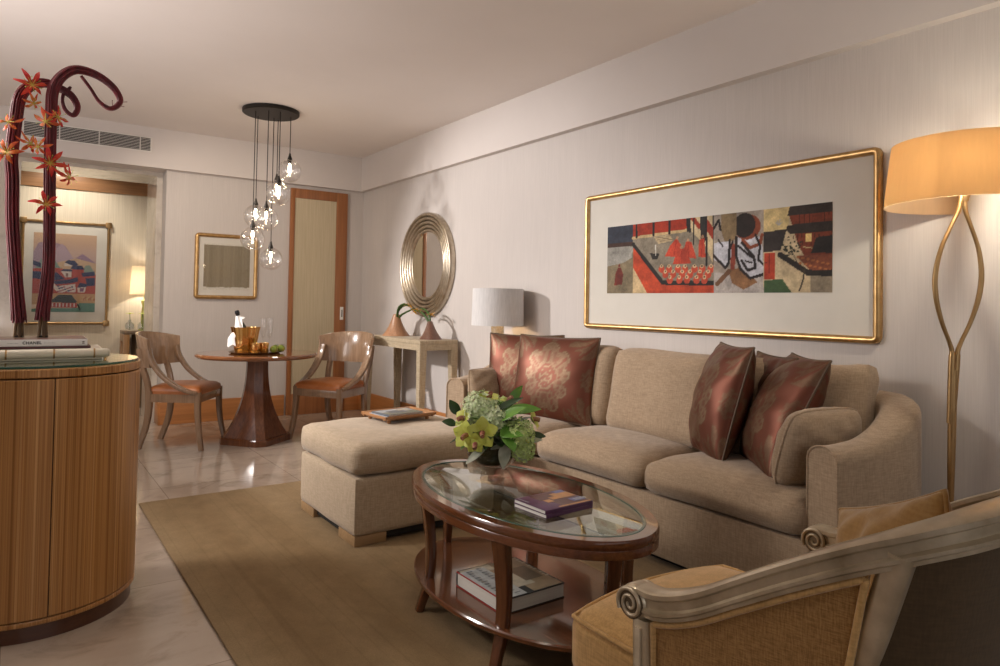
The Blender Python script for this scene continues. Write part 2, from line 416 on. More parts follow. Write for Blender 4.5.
# air grille let into the soffit
g=thing('air_vent','long white slotted air grille in the soffit above the marble opening','vent',(.53,7.115,2.63))
y0=7.115
link('vent_frame',mb(box(.03,1.03,y0-.008,y0,2.692,2.706,.002),box(.03,1.03,y0-.008,y0,2.562,2.576,.002),box(.03,.044,y0-.008,y0,2.576,2.692),box(1.016,1.03,y0-.008,y0,2.576,2.692)),m_vent,g)
link('backing',mb(box(.044,1.016,y0-.0015,y0,2.576,2.692)),m_dark,g,0)
b=MB()
for k in range(8):
    z=2.584+k*.0138; b.add(box(.044,1.016,y0-.006,y0-.002,z,z+.0036))
for x in (.30,.60,.93): b.add(box(x-.004,x+.004,y0-.008,y0-.002,2.576,2.692))
link('slats',b,m_vent,g,0)

# rug
def rug_mat():
    m,nt,out=new('rug_wool'); p=pbsdf(nt,out,1.0,0,.0,0,.06)
    band=noise(nt,coords(nt,(2.6,.10,0)),1.0,1.0,.5,.2); ln=noise(nt,coords(nt,(9,.06,0)),1.0,0,.5,.15); f=noise(nt,coords(nt,(260,260,260)),1.0,3); bl=noise(nt,coords(nt,(9,6,6)),1.0,6,.72)
    a=ramp(nt,band,[(.36,(.225,.148,.076)),(.50,(.265,.182,.098)),(.66,(.305,.218,.125))])
    b=ramp(nt,f,[(.3,(.85,.85,.85)),(.7,(1.08,1.08,1.08))]); c=mixc(nt,1.0,ramp(nt,bl,[(.3,(.80,.79,.77)),(.7,(1.10,1.10,1.10))]),ramp(nt,ln,[(.47,(1,1,1)),(.495,(.87,.86,.84)),(.515,(1,1,1))]),'MULTIPLY')
    nt.links.new(mixc(nt,.8,mixc(nt,1.0,a,b,'MULTIPLY'),c,'MULTIPLY'),p.inputs['Base Color']); bump(nt,p,f,.5,.004); return m
tag(link('area_rug',mb(box(.63,2.52,-.6,4.47,.0005,.014,.006)),rug_mat()),'large tan wool rug with faint lengthwise bands on the marble floor','rug')
# ------------------------------------------------------------------ painted pictures
class Canvas:
    def __init__(s,w,h,nx,ny,bg=(.5,.5,.5)):
        s.w,s.h,s.nx,s.ny=w,h,nx,ny; x=np.linspace(0,w,nx+1); y=np.linspace(0,h,ny+1)
        s.X,s.Y=np.meshgrid(x,y); s.c=np.zeros((ny+1,nx+1,3)); s.c[:]=bg
    def put(s,mask,c): s.c[mask]=c
    def poly(s,pts,c):
        m=np.zeros(s.X.shape,bool); n=len(pts)
        for i in range(n):
            x1,y1=pts[i]; x2,y2=pts[(i+1)%n]
            if y1==y2: continue
            cond=((s.Y>=min(y1,y2))&(s.Y<max(y1,y2))); m^=cond&(s.X<(s.Y-y1)*(x2-x1)/(y2-y1)+x1)
        s.put(m,c)
    def stroke(s,pts,w,c):
        for (x1,y1),(x2,y2) in zip(pts,pts[1:]):
            dx,dy=x2-x1,y2-y1; L=dx*dx+dy*dy or 1e-9; t=np.clip(((s.X-x1)*dx+(s.Y-y1)*dy)/L,0,1)
            s.put(np.hypot(s.X-x1-t*dx,s.Y-y1-t*dy)<w/2,c)
    def oval(s,x,y,rx,ry,c): s.put(((s.X-x)/rx)**2+((s.Y-y)/ry)**2<1,c)
    def mesh(s,M,thick=.002):
        """a thin board whose face carries the picture"""
        b=MB(); nx,ny=s.nx,s.ny
        v=[(x,y,0) for x,y in zip(s.X.ravel(),s.Y.ravel())]
        f=[(j*(nx+1)+i,j*(nx+1)+i+1,(j+1)*(nx+1)+i+1,(j+1)*(nx+1)+i) for j in range(ny) for i in range(nx)]
        b.add((v,f),0,M); col=np.ones((len(v)+8,4)); col[:len(v),:3]=s.c.reshape(-1,3)
        b.add(box(0,s.w,0,s.h,-thick,-.0004),0,M); col[len(v):,:3]=(.5,.47,.42); b.col=col; return b
m_paint=painted('painted_print',.7)
ART=[('p',(0.3,0.25,0.17),0,[(-9,1065),(148,1065),(153,-32),(-3,-31)]),('p',(0.07,0.08,0.11),0,[(-9,1065),(148,1065),(150,735),(-8,735)]),('p',(0.4,0.385,0.35),0,[(-7,690),(150,683),(144,517),(97,452),(-6,403)]),('k',(0.11,0.06,0.045),12.0,[(-7,720),(150,718)]),('p',(0.24,0.06,0.04),0,[(65,388),(80,386),(96,278),(89,126),(43,120),(50,287)]),('o',(0.22,0.05,0.04),(4.5,6.0),[(72,411)]),('p',(0.33,0.29,0.23),0,[(148,1041),(551,1044),(555,-32),(153,-32)]),('p',(0.42,0.07,0.03),0,[(148,1041),(442,1038),(443,845),(149,807)]),('k',(0.6,0.47,0.28),8.0,[(149,802),(443,841)]),('k',(0.05,0.04,0.04),7.5,[(167,1083),(169,809)]),('k',(0.05,0.04,0.04),7.5,[(260,1053),(261,817)]),('k',(0.05,0.04,0.04),7.5,[(342,1027),(343,819)]),('k',(0.05,0.04,0.04),7.5,[(431,998),(432,833)]),('p',(0.55,0.45,0.3),0,[(264,786),(345,800),(363,717),(286,689)]),('k',(0.28,0.22,0.15),1.5,[(273,772),(350,786)]),('k',(0.28,0.22,0.15),1.5,[(280,745),(355,762)]),('k',(0.28,0.22,0.15),1.5,[(287,719),(360,738)]),('p',(0.66,0.55,0.37),0,[(442,1038),(551,1044),(554,347),(511,630),(443,841)]),('k',(0.4,0.08,0.04),13.0,[(453,1002),(487,872)]),('k',(0.4,0.08,0.04),21.0,[(517,906),(554,737)]),('k',(0.06,0.05,0.045),7.0,[(439,1039),(443,819)]),('k',(0.06,0.055,0.05),18.0,[(503,1040),(504,696)]),('k',(0.05,0.04,0.04),6.0,[(518,1034),(521,361)]),('k',(0.05,0.04,0.04),4.0,[(460,989),(461,640)]),('k',(0.05,0.04,0.04),5.0,[(550,1045),(552,326)]),('p',(0.62,0.49,0.31),0,[(151,385),(153,-32),(248,-32)]),('p',(0.58,0.12,0.05),0,[(150,671),(310,150),(554,147),(555,-32),(237,-32),(151,373)]),('k',(0.05,0.04,0.035),13.0,[(150,711),(310,145),(557,123)]),('p',(0.56,0.11,0.06),0,[(321,507),(347,653),(378,747),(401,653),(397,488)]),('p',(0.56,0.11,0.06),0,[(403,487),(425,688),(450,682),(475,454)]),('p',(0.56,0.11,0.06),0,[(361,397),(385,590),(420,605),(452,392)]),('p',(0.56,0.11,0.06),0,[(483,474),(486,700),(510,716),(516,462)]),('k',(0.36,0.05,0.03),2.0,[(378,725),(367,515)]),('k',(0.36,0.05,0.03),2.0,[(434,679),(439,470)]),('k',(0.36,0.05,0.03),2.0,[(403,564),(407,409)]),('k',(0.36,0.05,0.03),2.0,[(499,697),(498,482)]),('o',(0.55,0.36,0.24),(4.5,5.5),[(382,751)]),('o',(0.55,0.36,0.24),(4.5,5.5),[(434,708)]),('o',(0.55,0.36,0.24),(4.5,5.5),[(403,620)]),('o',(0.55,0.36,0.24),(4.5,5.5),[(501,735)]),('o',(0.6,0.13,0.07),(10.5,13.0),[(305,334)]),('o',(0.72,0.55,0.36),(6.0,6.5),[(305,375)]),('o',(0.12,0.06,0.04),(2.5,3.0),[(305,378)]),('o',(0.6,0.13,0.07),(10.5,13.0),[(343,330)]),('o',(0.72,0.55,0.36),(6.0,6.5),[(342,371)]),('o',(0.12,0.06,0.04),(2.5,3.0),[(342,373)]),('o',(0.6,0.13,0.07),(10.5,13.0),[(388,325)]),('o',(0.72,0.55,0.36),(6.0,6.5),[(387,365)]),('o',(0.12,0.06,0.04),(2.5,3.0),[(387,367)]),('o',(0.6,0.13,0.07),(10.5,13.0),[(421,321)]),('o',(0.72,0.55,0.36),(6.0,6.5),[(421,361)]),('o',(0.12,0.06,0.04),(2.5,3.0),[(421,363)]),('o',(0.6,0.13,0.07),(10.5,13.0),[(466,316)]),('o',(0.72,0.55,0.36),(6.0,6.5),[(466,355)]),('o',(0.12,0.06,0.04),(2.5,3.0),[(466,358)]),('o',(0.6,0.13,0.07),(10.5,13.0),[(501,313)]),('o',(0.72,0.55,0.36),(6.0,6.5),[(500,351)]),('o',(0.12,0.06,0.04),(2.5,3.0),[(500,353)]),('o',(0.6,0.13,0.07),(10.5,13.0),[(541,308)]),('o',(0.72,0.55,0.36),(6.0,6.5),[(541,346)]),('o',(0.12,0.06,0.04),(2.5,3.0),[(541,348)]),('o',(0.6,0.13,0.07),(10.5,13.0),[(324,257)]),('o',(0.72,0.55,0.36),(6.0,6.5),[(324,298)]),('o',(0.12,0.06,0.04),(2.5,3.0),[(324,300)]),('o',(0.6,0.13,0.07),(10.5,13.0),[(364,254)]),('o',(0.72,0.55,0.36),(6.0,6.5),[(363,294)]),('o',(0.12,0.06,0.04),(2.5,3.0),[(363,296)]),('o',(0.6,0.13,0.07),(10.5,13.0),[(408,250)]),('o',(0.72,0.55,0.36),(6.0,6.5),[(408,290)]),('o',(0.12,0.06,0.04),(2.5,3.0),[(408,292)]),('o',(0.6,0.13,0.07),(10.5,13.0),[(445,247)]),('o',(0.72,0.55,0.36),(6.0,6.5),[(445,286)]),('o',(0.12,0.06,0.04),(2.5,3.0),[(445,288)]),('o',(0.6,0.13,0.07),(10.5,13.0),[(491,243)]),('o',(0.72,0.55,0.36),(6.0,6.5),[(491,281)]),('o',(0.12,0.06,0.04),(2.5,3.0),[(491,284)]),('o',(0.6,0.13,0.07),(10.5,13.0),[(528,239)]),('o',(0.72,0.55,0.36),(6.0,6.5),[(528,278)]),('o',(0.12,0.06,0.04),(2.5,3.0),[(528,280)]),('o',(0.6,0.13,0.07),(10.5,13.0),[(347,179)]),('o',(0.72,0.55,0.36),(6.0,6.5),[(347,219)]),('o',(0.12,0.06,0.04),(2.5,3.0),[(347,222)]),('o',(0.6,0.13,0.07),(10.5,13.0),[(395,176)]),('o',(0.72,0.55,0.36),(6.0,6.5),[(394,216)]),('o',(0.12,0.06,0.04),(2.5,3.0),[(394,218)]),('o',(0.6,0.13,0.07),(10.5,13.0),[(430,174)]),('o',(0.72,0.55,0.36),(6.0,6.5),[(430,213)]),('o',(0.12,0.06,0.04),(2.5,3.0),[(430,215)]),('o',(0.6,0.13,0.07),(10.5,13.0),[(476,171)]),('o',(0.72,0.55,0.36),(6.0,6.5),[(476,210)]),('o',(0.12,0.06,0.04),(2.5,3.0),[(476,212)]),('o',(0.6,0.13,0.07),(10.5,13.0),[(512,168)]),('o',(0.72,0.55,0.36),(6.0,6.5),[(512,207)]),('o',(0.12,0.06,0.04),(2.5,3.0),[(512,209)]),('p',(0.05,0.045,0.04),0,[(242,566),(293,550),(283,472),(255,476)]),('k',(0.7,0.68,0.62),3.5,[(272,676),(274,531)]),('p',(0.42,0.37,0.32),0,[(550,1066),(757,1051),(759,-32),(554,-32)]),('p',(0.5,0.46,0.43),0,[(553,263),(759,203),(759,-32),(554,-32)]),('p',(0.33,0.25,0.15),0,[(582,1054),(647,1052),(648,683),(603,610),(585,781)]),('p',(0.36,0.21,0.11),0,[(614,298),(679,311),(735,126),(680,38),(632,122)]),('p',(0.62,0.62,0.66),0,[(650,692),(751,678),(758,233),(703,168),(658,324)]),('p',(0.62,0.62,0.66),0,[(553,642),(625,647),(631,460),(604,320),(553,431)]),('o',(0.3,0.1,0.05),(37.5,40.0),[(693,809)]),('o',(0.055,0.04,0.035),(31.0,39.0),[(681,833)]),('k',(0.33,0.25,0.15),20.0,[(633,1015),(634,706)]),('k',(0.35,0.12,0.06),9.0,[(675,656),(705,552),(744,590),(751,697)]),('k',(0.35,0.1,0.06),13.0,[(636,583),(635,316)]),('k',(0.25,0.14,0.08),13.0,[(569,114),(618,267)]),('k',(0.05,0.035,0.035),7.5,[(648,693),(649,457),(667,292),(706,178),(756,219)]),('k',(0.05,0.035,0.035),6.5,[(657,583),(699,465),(722,416)]),('k',(0.05,0.035,0.035),7.5,[(671,397),(696,273),(727,305),(720,436),(672,616)]),('k',(0.05,0.035,0.035),6.5,[(726,704),(743,571)]),('k',(0.05,0.035,0.035),6.5,[(744,551),(737,403),(759,331)]),('k',(0.05,0.035,0.035),7.5,[(553,484),(575,407),(604,316),(618,380),(621,658)]),('k',(0.05,0.035,0.035),5.5,[(634,645),(617,504)]),('k',(0.05,0.035,0.035),7.0,[(552,832),(573,931),(581,803)]),('k',(0.05,0.035,0.035),4.5,[(571,680),(592,592)]),('k',(0.05,0.035,0.035),4.5,[(686,391),(712,367)]),('p',(0.62,0.52,0.36),0,[(757,1071),(1005,1066),(1007,-33),(759,-32)]),('p',(0.68,0.56,0.32),0,[(757,1051),(857,1052),(848,730),(758,731)]),('k',(0.5,0.48,0.45),2.5,[(815,793),(803,830)]),('k',(0.5,0.48,0.45),2.5,[(815,793),(809,847)]),('k',(0.5,0.48,0.45),2.5,[(815,793),(819,858)]),('k',(0.5,0.48,0.45),2.5,[(815,793),(827,828)]),('p',(0.28,0.09,0.05),0,[(851,901),(1005,904),(1006,345),(919,339),(884,551)]),('k',(0.14,0.05,0.03),1.5,[(854,900),(854,776)]),('k',(0.14,0.05,0.03),1.5,[(872,900),(872,777)]),('k',(0.14,0.05,0.03),1.5,[(889,900),(889,777)]),('k',(0.14,0.05,0.03),1.5,[(906,899),(907,778)]),('k',(0.14,0.05,0.03),1.5,[(923,899),(924,778)]),('k',(0.14,0.05,0.03),1.5,[(940,899),(940,779)]),('k',(0.14,0.05,0.03),1.5,[(957,899),(957,779)]),('k',(0.14,0.05,0.03),1.5,[(973,899),(973,780)]),('k',(0.14,0.05,0.03),1.5,[(989,898),(990,780)]),('p',(0.085,0.065,0.055),0,[(857,1033),(1005,1030),(1005,894),(845,894)]),('p',(0.085,0.065,0.055),0,[(845,784),(1006,795),(1006,676),(854,683),(840,732)]),('k',(0.13,0.05,0.03),1.5,[(866,683),(869,554)]),('k',(0.13,0.05,0.03),1.5,[(881,679),(885,550)]),('k',(0.13,0.05,0.03),1.5,[(897,676),(900,547)]),('k',(0.13,0.05,0.03),1.5,[(911,672),(914,544)]),('k',(0.13,0.05,0.03),1.5,[(926,668),(929,541)]),('k',(0.13,0.05,0.03),1.5,[(941,664),(944,538)]),('k',(0.13,0.05,0.03),1.5,[(955,660),(958,535)]),('k',(0.13,0.05,0.03),1.5,[(969,657),(972,532)]),('p',(0.8,0.62,0.3),0,[(910,672),(931,670),(931,574),(910,579)]),('k',(0.6,0.5,0.3),2.0,[(904,518),(935,503)]),('p',(0.3,0.12,0.07),0,[(879,420),(1006,426),(1006,228),(930,235)]),('o',(0.48,0.22,0.1),(4.5,3.0),[(884,409)]),('o',(0.48,0.22,0.1),(4.5,3.0),[(893,336)]),('o',(0.48,0.22,0.1),(4.5,3.0),[(902,393)]),('o',(0.48,0.22,0.1),(4.5,3.0),[(910,320)]),('o',(0.48,0.22,0.1),(4.5,3.0),[(919,378)]),('o',(0.48,0.22,0.1),(4.5,3.0),[(927,305)]),('o',(0.48,0.22,0.1),(4.5,3.0),[(936,362)]),('o',(0.48,0.22,0.1),(4.5,3.0),[(944,290)]),('o',(0.48,0.22,0.1),(4.5,3.0),[(952,347)]),('o',(0.48,0.22,0.1),(4.5,3.0),[(961,275)]),('o',(0.48,0.22,0.1),(4.5,3.0),[(969,332)]),('o',(0.48,0.22,0.1),(4.5,3.0),[(977,261)]),('o',(0.48,0.22,0.1),(4.5,3.0),[(985,317)]),('o',(0.48,0.22,0.1),(4.5,3.0),[(993,246)]),('p',(0.065,0.055,0.05),0,[(946,620),(1006,636),(1006,435),(929,445)]),('p',(0.64,0.54,0.38),0,[(843,722),(887,541),(852,434),(818,430),(822,496)]),('p',(0.08,0.065,0.06),0,[(758,731),(844,739),(822,496),(758,483)]),('p',(0.5,0.1,0.05),0,[(759,475),(801,479),(801,161),(760,160)]),('k',(0.2,0.04,0.03),2.0,[(780,475),(781,163)]),('k',(0.2,0.04,0.03),1.5,[(760,360),(801,363)]),('p',(0.35,0.3,0.23),0,[(928,199),(1007,192),(1007,-33),(928,-33)]),('p',(0.1,0.16,0.08),0,[(759,148),(829,159),(871,-32),(759,-32)]),('k',(0.055,0.045,0.04),14.0,[(820,445),(919,223),(1007,212)]),('k',(0.09,0.075,0.06),4.0,[(908,284),(904,154),(890,20)]),('k',(0.09,0.075,0.06),2.0,[(907,228),(879,363),(855,538)]),('o',(0.07,0.075,0.05),(2.5,2.5),[(856,473)]),('o',(0.07,0.075,0.05),(2.5,2.5),[(846,481)]),('o',(0.07,0.075,0.05),(2.5,2.5),[(873,473)]),('o',(0.07,0.075,0.05),(2.5,2.5),[(886,544)]),('o',(0.07,0.075,0.05),(2.5,2.5),[(856,540)]),('o',(0.07,0.075,0.05),(2.5,2.5),[(839,513)]),('o',(0.07,0.075,0.05),(2.5,2.5),[(859,475)]),('o',(0.07,0.075,0.05),(2.5,2.5),[(865,371)]),('o',(0.07,0.075,0.05),(2.5,2.5),[(872,587)]),('o',(0.07,0.075,0.05),(2.5,2.5),[(859,534)]),('o',(0.07,0.075,0.05),(2.5,2.5),[(845,427)]),('o',(0.07,0.075,0.05),(2.5,2.5),[(850,612)]),('o',(0.07,0.075,0.05),(2.5,2.5),[(861,515)]),('o',(0.07,0.075,0.05),(2.5,2.5),[(831,557)]),('o',(0.07,0.075,0.05),(2.5,2.5),[(842,503)]),('o',(0.07,0.075,0.05),(2.5,2.5),[(846,497)]),('o',(0.07,0.075,0.05),(2.5,2.5),[(891,538)]),('o',(0.07,0.075,0.05),(2.5,2.5),[(839,517)]),('o',(0.07,0.075,0.05),(2.5,2.5),[(877,535)]),('o',(0.07,0.075,0.05),(2.5,2.5),[(883,568)]),('o',(0.07,0.075,0.05),(2.5,2.5),[(834,507)]),('o',(0.07,0.075,0.05),(2.5,2.5),[(837,539)]),('o',(0.07,0.075,0.05),(2.5,2.5),[(864,457)]),('o',(0.07,0.075,0.05),(2.5,2.5),[(857,515)]),('o',(0.07,0.075,0.05),(2.5,2.5),[(882,472)]),('o',(0.07,0.075,0.05),(2.5,2.5),[(850,431)]),('o',(0.07,0.075,0.05),(2.5,2.5),[(837,494)]),('o',(0.07,0.075,0.05),(2.5,2.5),[(868,498)]),('o',(0.07,0.075,0.05),(2.5,2.5),[(843,482)]),('o',(0.07,0.075,0.05),(2.5,2.5),[(844,536)]),('o',(0.07,0.075,0.05),(2.5,2.5),[(834,429)]),('o',(0.07,0.075,0.05),(2.5,2.5),[(844,436)]),('o',(0.07,0.075,0.05),(2.5,2.5),[(863,513)]),('o',(0.07,0.075,0.05),(2.5,2.5),[(868,482)]),('o',(0.07,0.075,0.05),(2.5,2.5),[(857,578)]),('o',(0.07,0.075,0.05),(2.5,2.5),[(856,448)]),('o',(0.07,0.075,0.05),(2.5,2.5),[(865,441)]),('o',(0.07,0.075,0.05),(2.5,2.5),[(885,471)]),('o',(0.07,0.075,0.05),(2.5,2.5),[(894,577)]),('o',(0.07,0.075,0.05),(2.5,2.5),[(850,645)]),('o',(0.07,0.075,0.05),(2.5,2.5),[(871,491)]),('o',(0.07,0.075,0.05),(2.5,2.5),[(888,514)]),('o',(0.07,0.075,0.05),(2.5,2.5),[(814,434)]),('o',(0.07,0.075,0.05),(2.5,2.5),[(827,578)]),('o',(0.07,0.075,0.05),(2.5,2.5),[(851,464)]),('o',(0.07,0.075,0.05),(2.5,2.5),[(845,491)])]

def frame_section(w,d):
    """moulding seen end on: a = outward from the picture, b = out of the wall"""
    return [(0,0),(w,0),(w,d*.5)]+[(w*(.5+.5*cos(PI*k/8)),d*(.5+.5*sin(PI*k/8))) for k in range(1,8)]+[(0,d*.45)]
def frame_mesh(w,h,sec,M,rc=0.0):
    """closed mitred moulding round a w x h opening centred on the origin; local z comes out of the wall"""
    v=[];f=[];m=len(sec); cor=[(-1,-1),(1,-1),(1,1),(-1,1)]; ring=[]
    for sx,sy in cor:
        if rc:
            k=5; 
            a0={(1,1):0,(-1,1):PI/2,(-1,-1):PI,(1,-1):1.5*PI}[(sx,sy)]
            for i in range(k+1):
                a=a0+PI/2*i/k; ring.append((sx,sy,cos(a),sin(a)))
        else: ring.append((sx,sy,sx,sy))
    if rc: # order corners counter-clockwise starting lower left
        pass
    for sx,sy,dx,dy in ring:
        for a,bz in sec: v.append((sx*w/2+dx*a,sy*h/2+dy*a,bz))
    n=len(ring)
    for i in range(n):
        j=(i+1)%n
        for k in range(m):
            k2=(k+1)%m; f.append((i*m+k,j*m+k,j*m+k2,i*m+k2))
    return tr((v,f),M)
def picture(name,label,M,w,h,fw,fd,mats,cv,art,rc=0,glass=True,group=None):
    """w,h: outside of the frame; art=(x0,y0,w,h) inside the mat, measured from the frame's lower left"""
    o=M.translation; t=thing(name,label,'picture',(o.x,o.y,o.z),0,group); iw,ih=w-2*fw,h-2*fw
    link('frame',mb(frame_mesh(iw,ih,frame_section(fw,fd),M,rc)),mats[0],t,50)
    link('mat_board',mb(tr(box(-iw/2-.004,iw/2+.004,-ih/2-.004,ih/2+.004,.003,.008),M)),mats[1],t,0)
    link('print',cv.mesh(M@Matrix.Translation((-w/2+art[0],-h/2+art[1],.0102)),.0015),m_paint,t,0)
    if glass: link('glass',mb(tr(box(-iw/2-.003,iw/2+.003,-ih/2-.003,ih/2+.003,.0125,.0143),M)),m_pane,t,0)
    return t
# the long picture above the sofa
cv=Canvas(1.518,.4335,340,98,(.4,.35,.3)); sx,sy=1.518/1000,.4335/1000
for k,c,w,p in ART:
    q=[(x*sx,y*sy) for x,y in p]
    c=tuple(v*v**.35*.92 for v in c)
    if k=='p': cv.poly(q,c)
    elif k=='k': cv.stroke(q,w*2*.00105,c)
    else: cv.oval(q[0][0],q[0][1],w[0]*2*.00108,w[1]*2*.00085,c)
bl=rng.rand(24,8)
blo=np.array([[0.0]*341]*99)
for q,(gx_,gy_) in enumerate(((24,8),(60,20),(120,36))):
    G=rng.rand(gy_+1,gx_+1); X_=np.linspace(0,gx_-1e-6,341); Y_=np.linspace(0,gy_-1e-6,99); ix=X_.astype(int); iy=Y_.astype(int); fx=X_-ix; fy=(Y_-iy)[:,None]
    blo+=((G[iy][:,ix]*(1-fx)+G[iy][:,ix+1]*fx)*(1-fy)+(G[iy+1][:,ix]*(1-fx)+G[iy+1][:,ix+1]*fx)*fy-.5)*(.5,.4,.3)[q]
cv.c*=np.clip(1+blo,.35,1.7)[:,:,None]
M=axes((WX-.004,(3.476+1.521)/2,1.4955),(0,-1,0),(0,0,1))
picture('framed_picture','long gold framed collage of temple courtyards hung over the sofa',M,1.955,.893,.034,.032,(m_gold,m_rope),cv,(3.476-3.268,1.2828-1.049,1.518,.4335),.5,glass=False)

# the brushed grey sheet on the dining wall
cv=Canvas(.44,.46,66,70,(.60,.57,.50))
gx=rng.rand(67); g2=np.interp(cv.X[0],np.linspace(0,.44,24),rng.rand(24))
edge=.02+.012*np.interp(cv.X[0],np.linspace(0,.44,40),rng.rand(40))
for i in range(67):
    for j in range(71):
        y=cv.Y[j,i]
        if y>edge[i] and y<.445: 
            q=.5*g2[i]+.3*gx[i]+.2*rng.rand(); cv.c[j,i]=(.20+.09*q,.165+.08*q,.11+.06*q)
M=axes(((1.438+2.037)/2,WY-.004,(1.848+1.206)/2),(1,0,0),(0,0,1))
picture('framed_picture','small square gold framed grey brushed paper on the dining wall',M,.60,.645,.036,.035,(m_gold,m_rope),cv,(.085,.09,.44,.46),.5)

# hill village print in the entrance hall
def Z(x,y): return ((x-35)/440*.578,(612-y)/574*.845)
cv=Canvas(.578,.845,120,176,(.62,.47,.33))
def zp(c,*p): cv.poly([Z(*q) for q in p],tuple(v*v**.22*.9 for v in c))
for k in range(40): zp((.60-.002*k,.44-.001*k,.32+.002*k),(30,38+k*7),(480,38+k*7),(480,300),(30,300))
zp((.40,.30,.36),(30,190),(70,110),(180,105),(250,125),(300,200),(330,260),(30,330)); zp((.48,.37,.42),(190,150),(230,110),(330,240),(330,300),(180,300))
zp((.36,.25,.33),(310,225),(375,180),(400,195),(470,245),(480,270),(300,260)); zp((.58,.43,.30),(200,250),(330,215),(480,250),(480,320),(200,330))
zp((.26,.34,.30),(30,330),(90,230),(180,230),(230,300),(230,340),(30,350)); zp((.28,.34,.29),(380,300),(400,265),(430,262),(470,320),(470,350),(380,340))
blu=(.055,.06,.14); rd=(.45,.10,.075); wh=(.66,.60,.55); tn=(.55,.36,.20)
zp(rd,(30,300),(200,290),(480,330),(480,480),(30,480))
zp(wh,(250,255),(300,250),(300,275),(250,275)); zp(blu,(250,248),(275,230),(320,232),(350,262),(300,268))
zp(rd,(305,290),(390,285),(385,350),(305,355)); zp(blu,(290,295),(310,265),(375,268),(395,298))
zp(wh,(225,312),(300,312),(300,355),(260,358)); zp((.3,.2,.18),(262,325),(280,325),(280,352),(262,352)); zp(blu,(225,312),(245,296),(300,296),(310,312))
zp(blu,(30,240),(90,260),(90,295),(30,270)); zp(blu,(30,320),(200,325),(260,372),(170,385),(30,370)); zp(blu,(165,388),(290,372),(345,352),(350,385),(300,400),(195,412))
zp(wh,(165,385),(200,425),(330,405),(335,465),(210,470),(180,440)); 
for k in range(16): cv.oval(*Z(212+8*(k%14),424+(k*17)%40),.012,.008,(.30,.10,.12) if k%3 else blu)
zp(blu,(370,322),(465,308),(470,340),(380,350)); zp(blu,(400,360),(470,355),(470,415),(415,418)); zp(rd,(405,420),(470,415),(470,475),(400,475))
zp(wh,(345,430),(408,420),(400,465),(350,468)); zp(blu,(345,432),(362,395),(412,402),(415,425)); zp((.25,.12,.2),(362,435),(392,432),(390,460),(362,462))
zp(tn,(30,480),(480,475),(480,545),(30,560)); 
for k in range(14): zp((.42,.16,.09) if k%2 else (.6,.45,.25),(385+6*k,500+(k*7)%20),(397+6*k,498+(k*7)%20),(395+6*k,525),(383+6*k,527))
zp((.07,.075,.065),(150,540),(215,488),(305,485),(345,535),(340,548)); zp(rd,(165,545),(345,545),(350,582),(160,582)); 
for k in range(7): zp(wh,(172+25*k,548),(180+25*k,548),(180+25*k,576),(172+25*k,576))
zp((.16,.30,.24),(30,590),(160,585),(350,582),(360,545),(480,545),(480,620),(30,620)); zp((.06,.06,.05),(350,545),(375,590),(370,605),(345,560))
M=axes((.468,8.796,1.459),(1,0,0),(0,0,1))
t=picture('framed_picture','tall gilt framed hill village print in the entrance hall',M,.81,1.115,.026,.03,(m_bronze,m_rope),cv,(.108,.135,.578,.845))
for sx in (-1,1):
    for sz in (-1,1): link('corner_block',mb(tr(box(sx*.392-.03,sx*.392+.03,sz*.545-.03,sz*.545+.03,0,.034,.004),M)),m_bronze,t)

# ------------------------------------------------------------------ ringed mirror on the long wall
MY,MZ,MR=5.675,1.560,.492
t=thing('round_mirror','round mirror in a stepped champagne ring frame above the console','mirror',(WX-.002,MY,MZ))
M=axes((WX-.002,MY,MZ),(0,-1,0),(0,0,1))
prof=[(MR,0.0),(MR,.03)]
ri=.305
for k in range(5):
    r1=MR-(MR-ri)*k/5; r0=MR-(MR-ri)*(k+1)/5; z1=.050-.0065*k
    for q in range(1,12):
        a=PI*q/12; prof.append((r1+(r0-r1)*(.5-.5*cos(a)),z1-.040+.046*sin(a)**.6))
    prof.append((r0,z1-.041))
prof+= [(ri-.004,.008),(ri-.004,0)]
v,f=lathe(prof,72); n=72; last=len(prof)-1
for k in range(n): f.append((last*n+k,last*n+(k+1)%n,(k+1)%n,k))
link('ring_frame',mb(tr((v,f),M)),m_champ,t,35)
link('mirror_glass',mb(tr(lathe([(0,.006),(ri+.004,.006),(ri+.004,.012),(0,.012)],64),M)),m_mirror,t,30)

# ------------------------------------------------------------------ raffia console with two leaning cone vases
X0,X1,Y0,Y1,H=2.786,3.155,5.06,6.16,.884
t=thing('console_table','straw coloured woven console table with tapered legs under the round mirror','console table',((X0+X1)/2,(Y0+Y1)/2,0))
link('table_top',mb(box(X0,X1,Y0,Y1,H-.035,H,.004)),m_raffia,t)
link('apron',mb(box(X0+.002,X0+.028,Y0+.06,Y1-.06,H-.085,H-.035),box(X1-.028,X1-.002,Y0+.06,Y1-.06,H-.085,H-.035),box(X0+.06,X1-.06,Y0+.002,Y0+.028,H-.085,H-.035),box(X0+.06,X1-.06,Y1-.028,Y1-.002,H-.085,H-.035)),m_raffia,t)
for x,sx in ((X0,1),(X1,-1)):
    for y,sy in ((Y0,1),(Y1,-1)):
        def q(s,z): return [(x,y,z),(x+sx*s,y,z),(x+sx*s,y+sy*s,z),(x,y+sy*s,z)]
        v=q(.042,0)+q(.064,H-.085)+q(.070,H-.035)
        f=[(0,1,2,3),(8,9,10,11)]+[(a*4+k,a*4+(k+1)%4,a*4+4+(k+1)%4,a*4+4+k) for a in (0,1) for k in range(4)]
        link('leg',mb((v,f)),m_raffia,t,20)
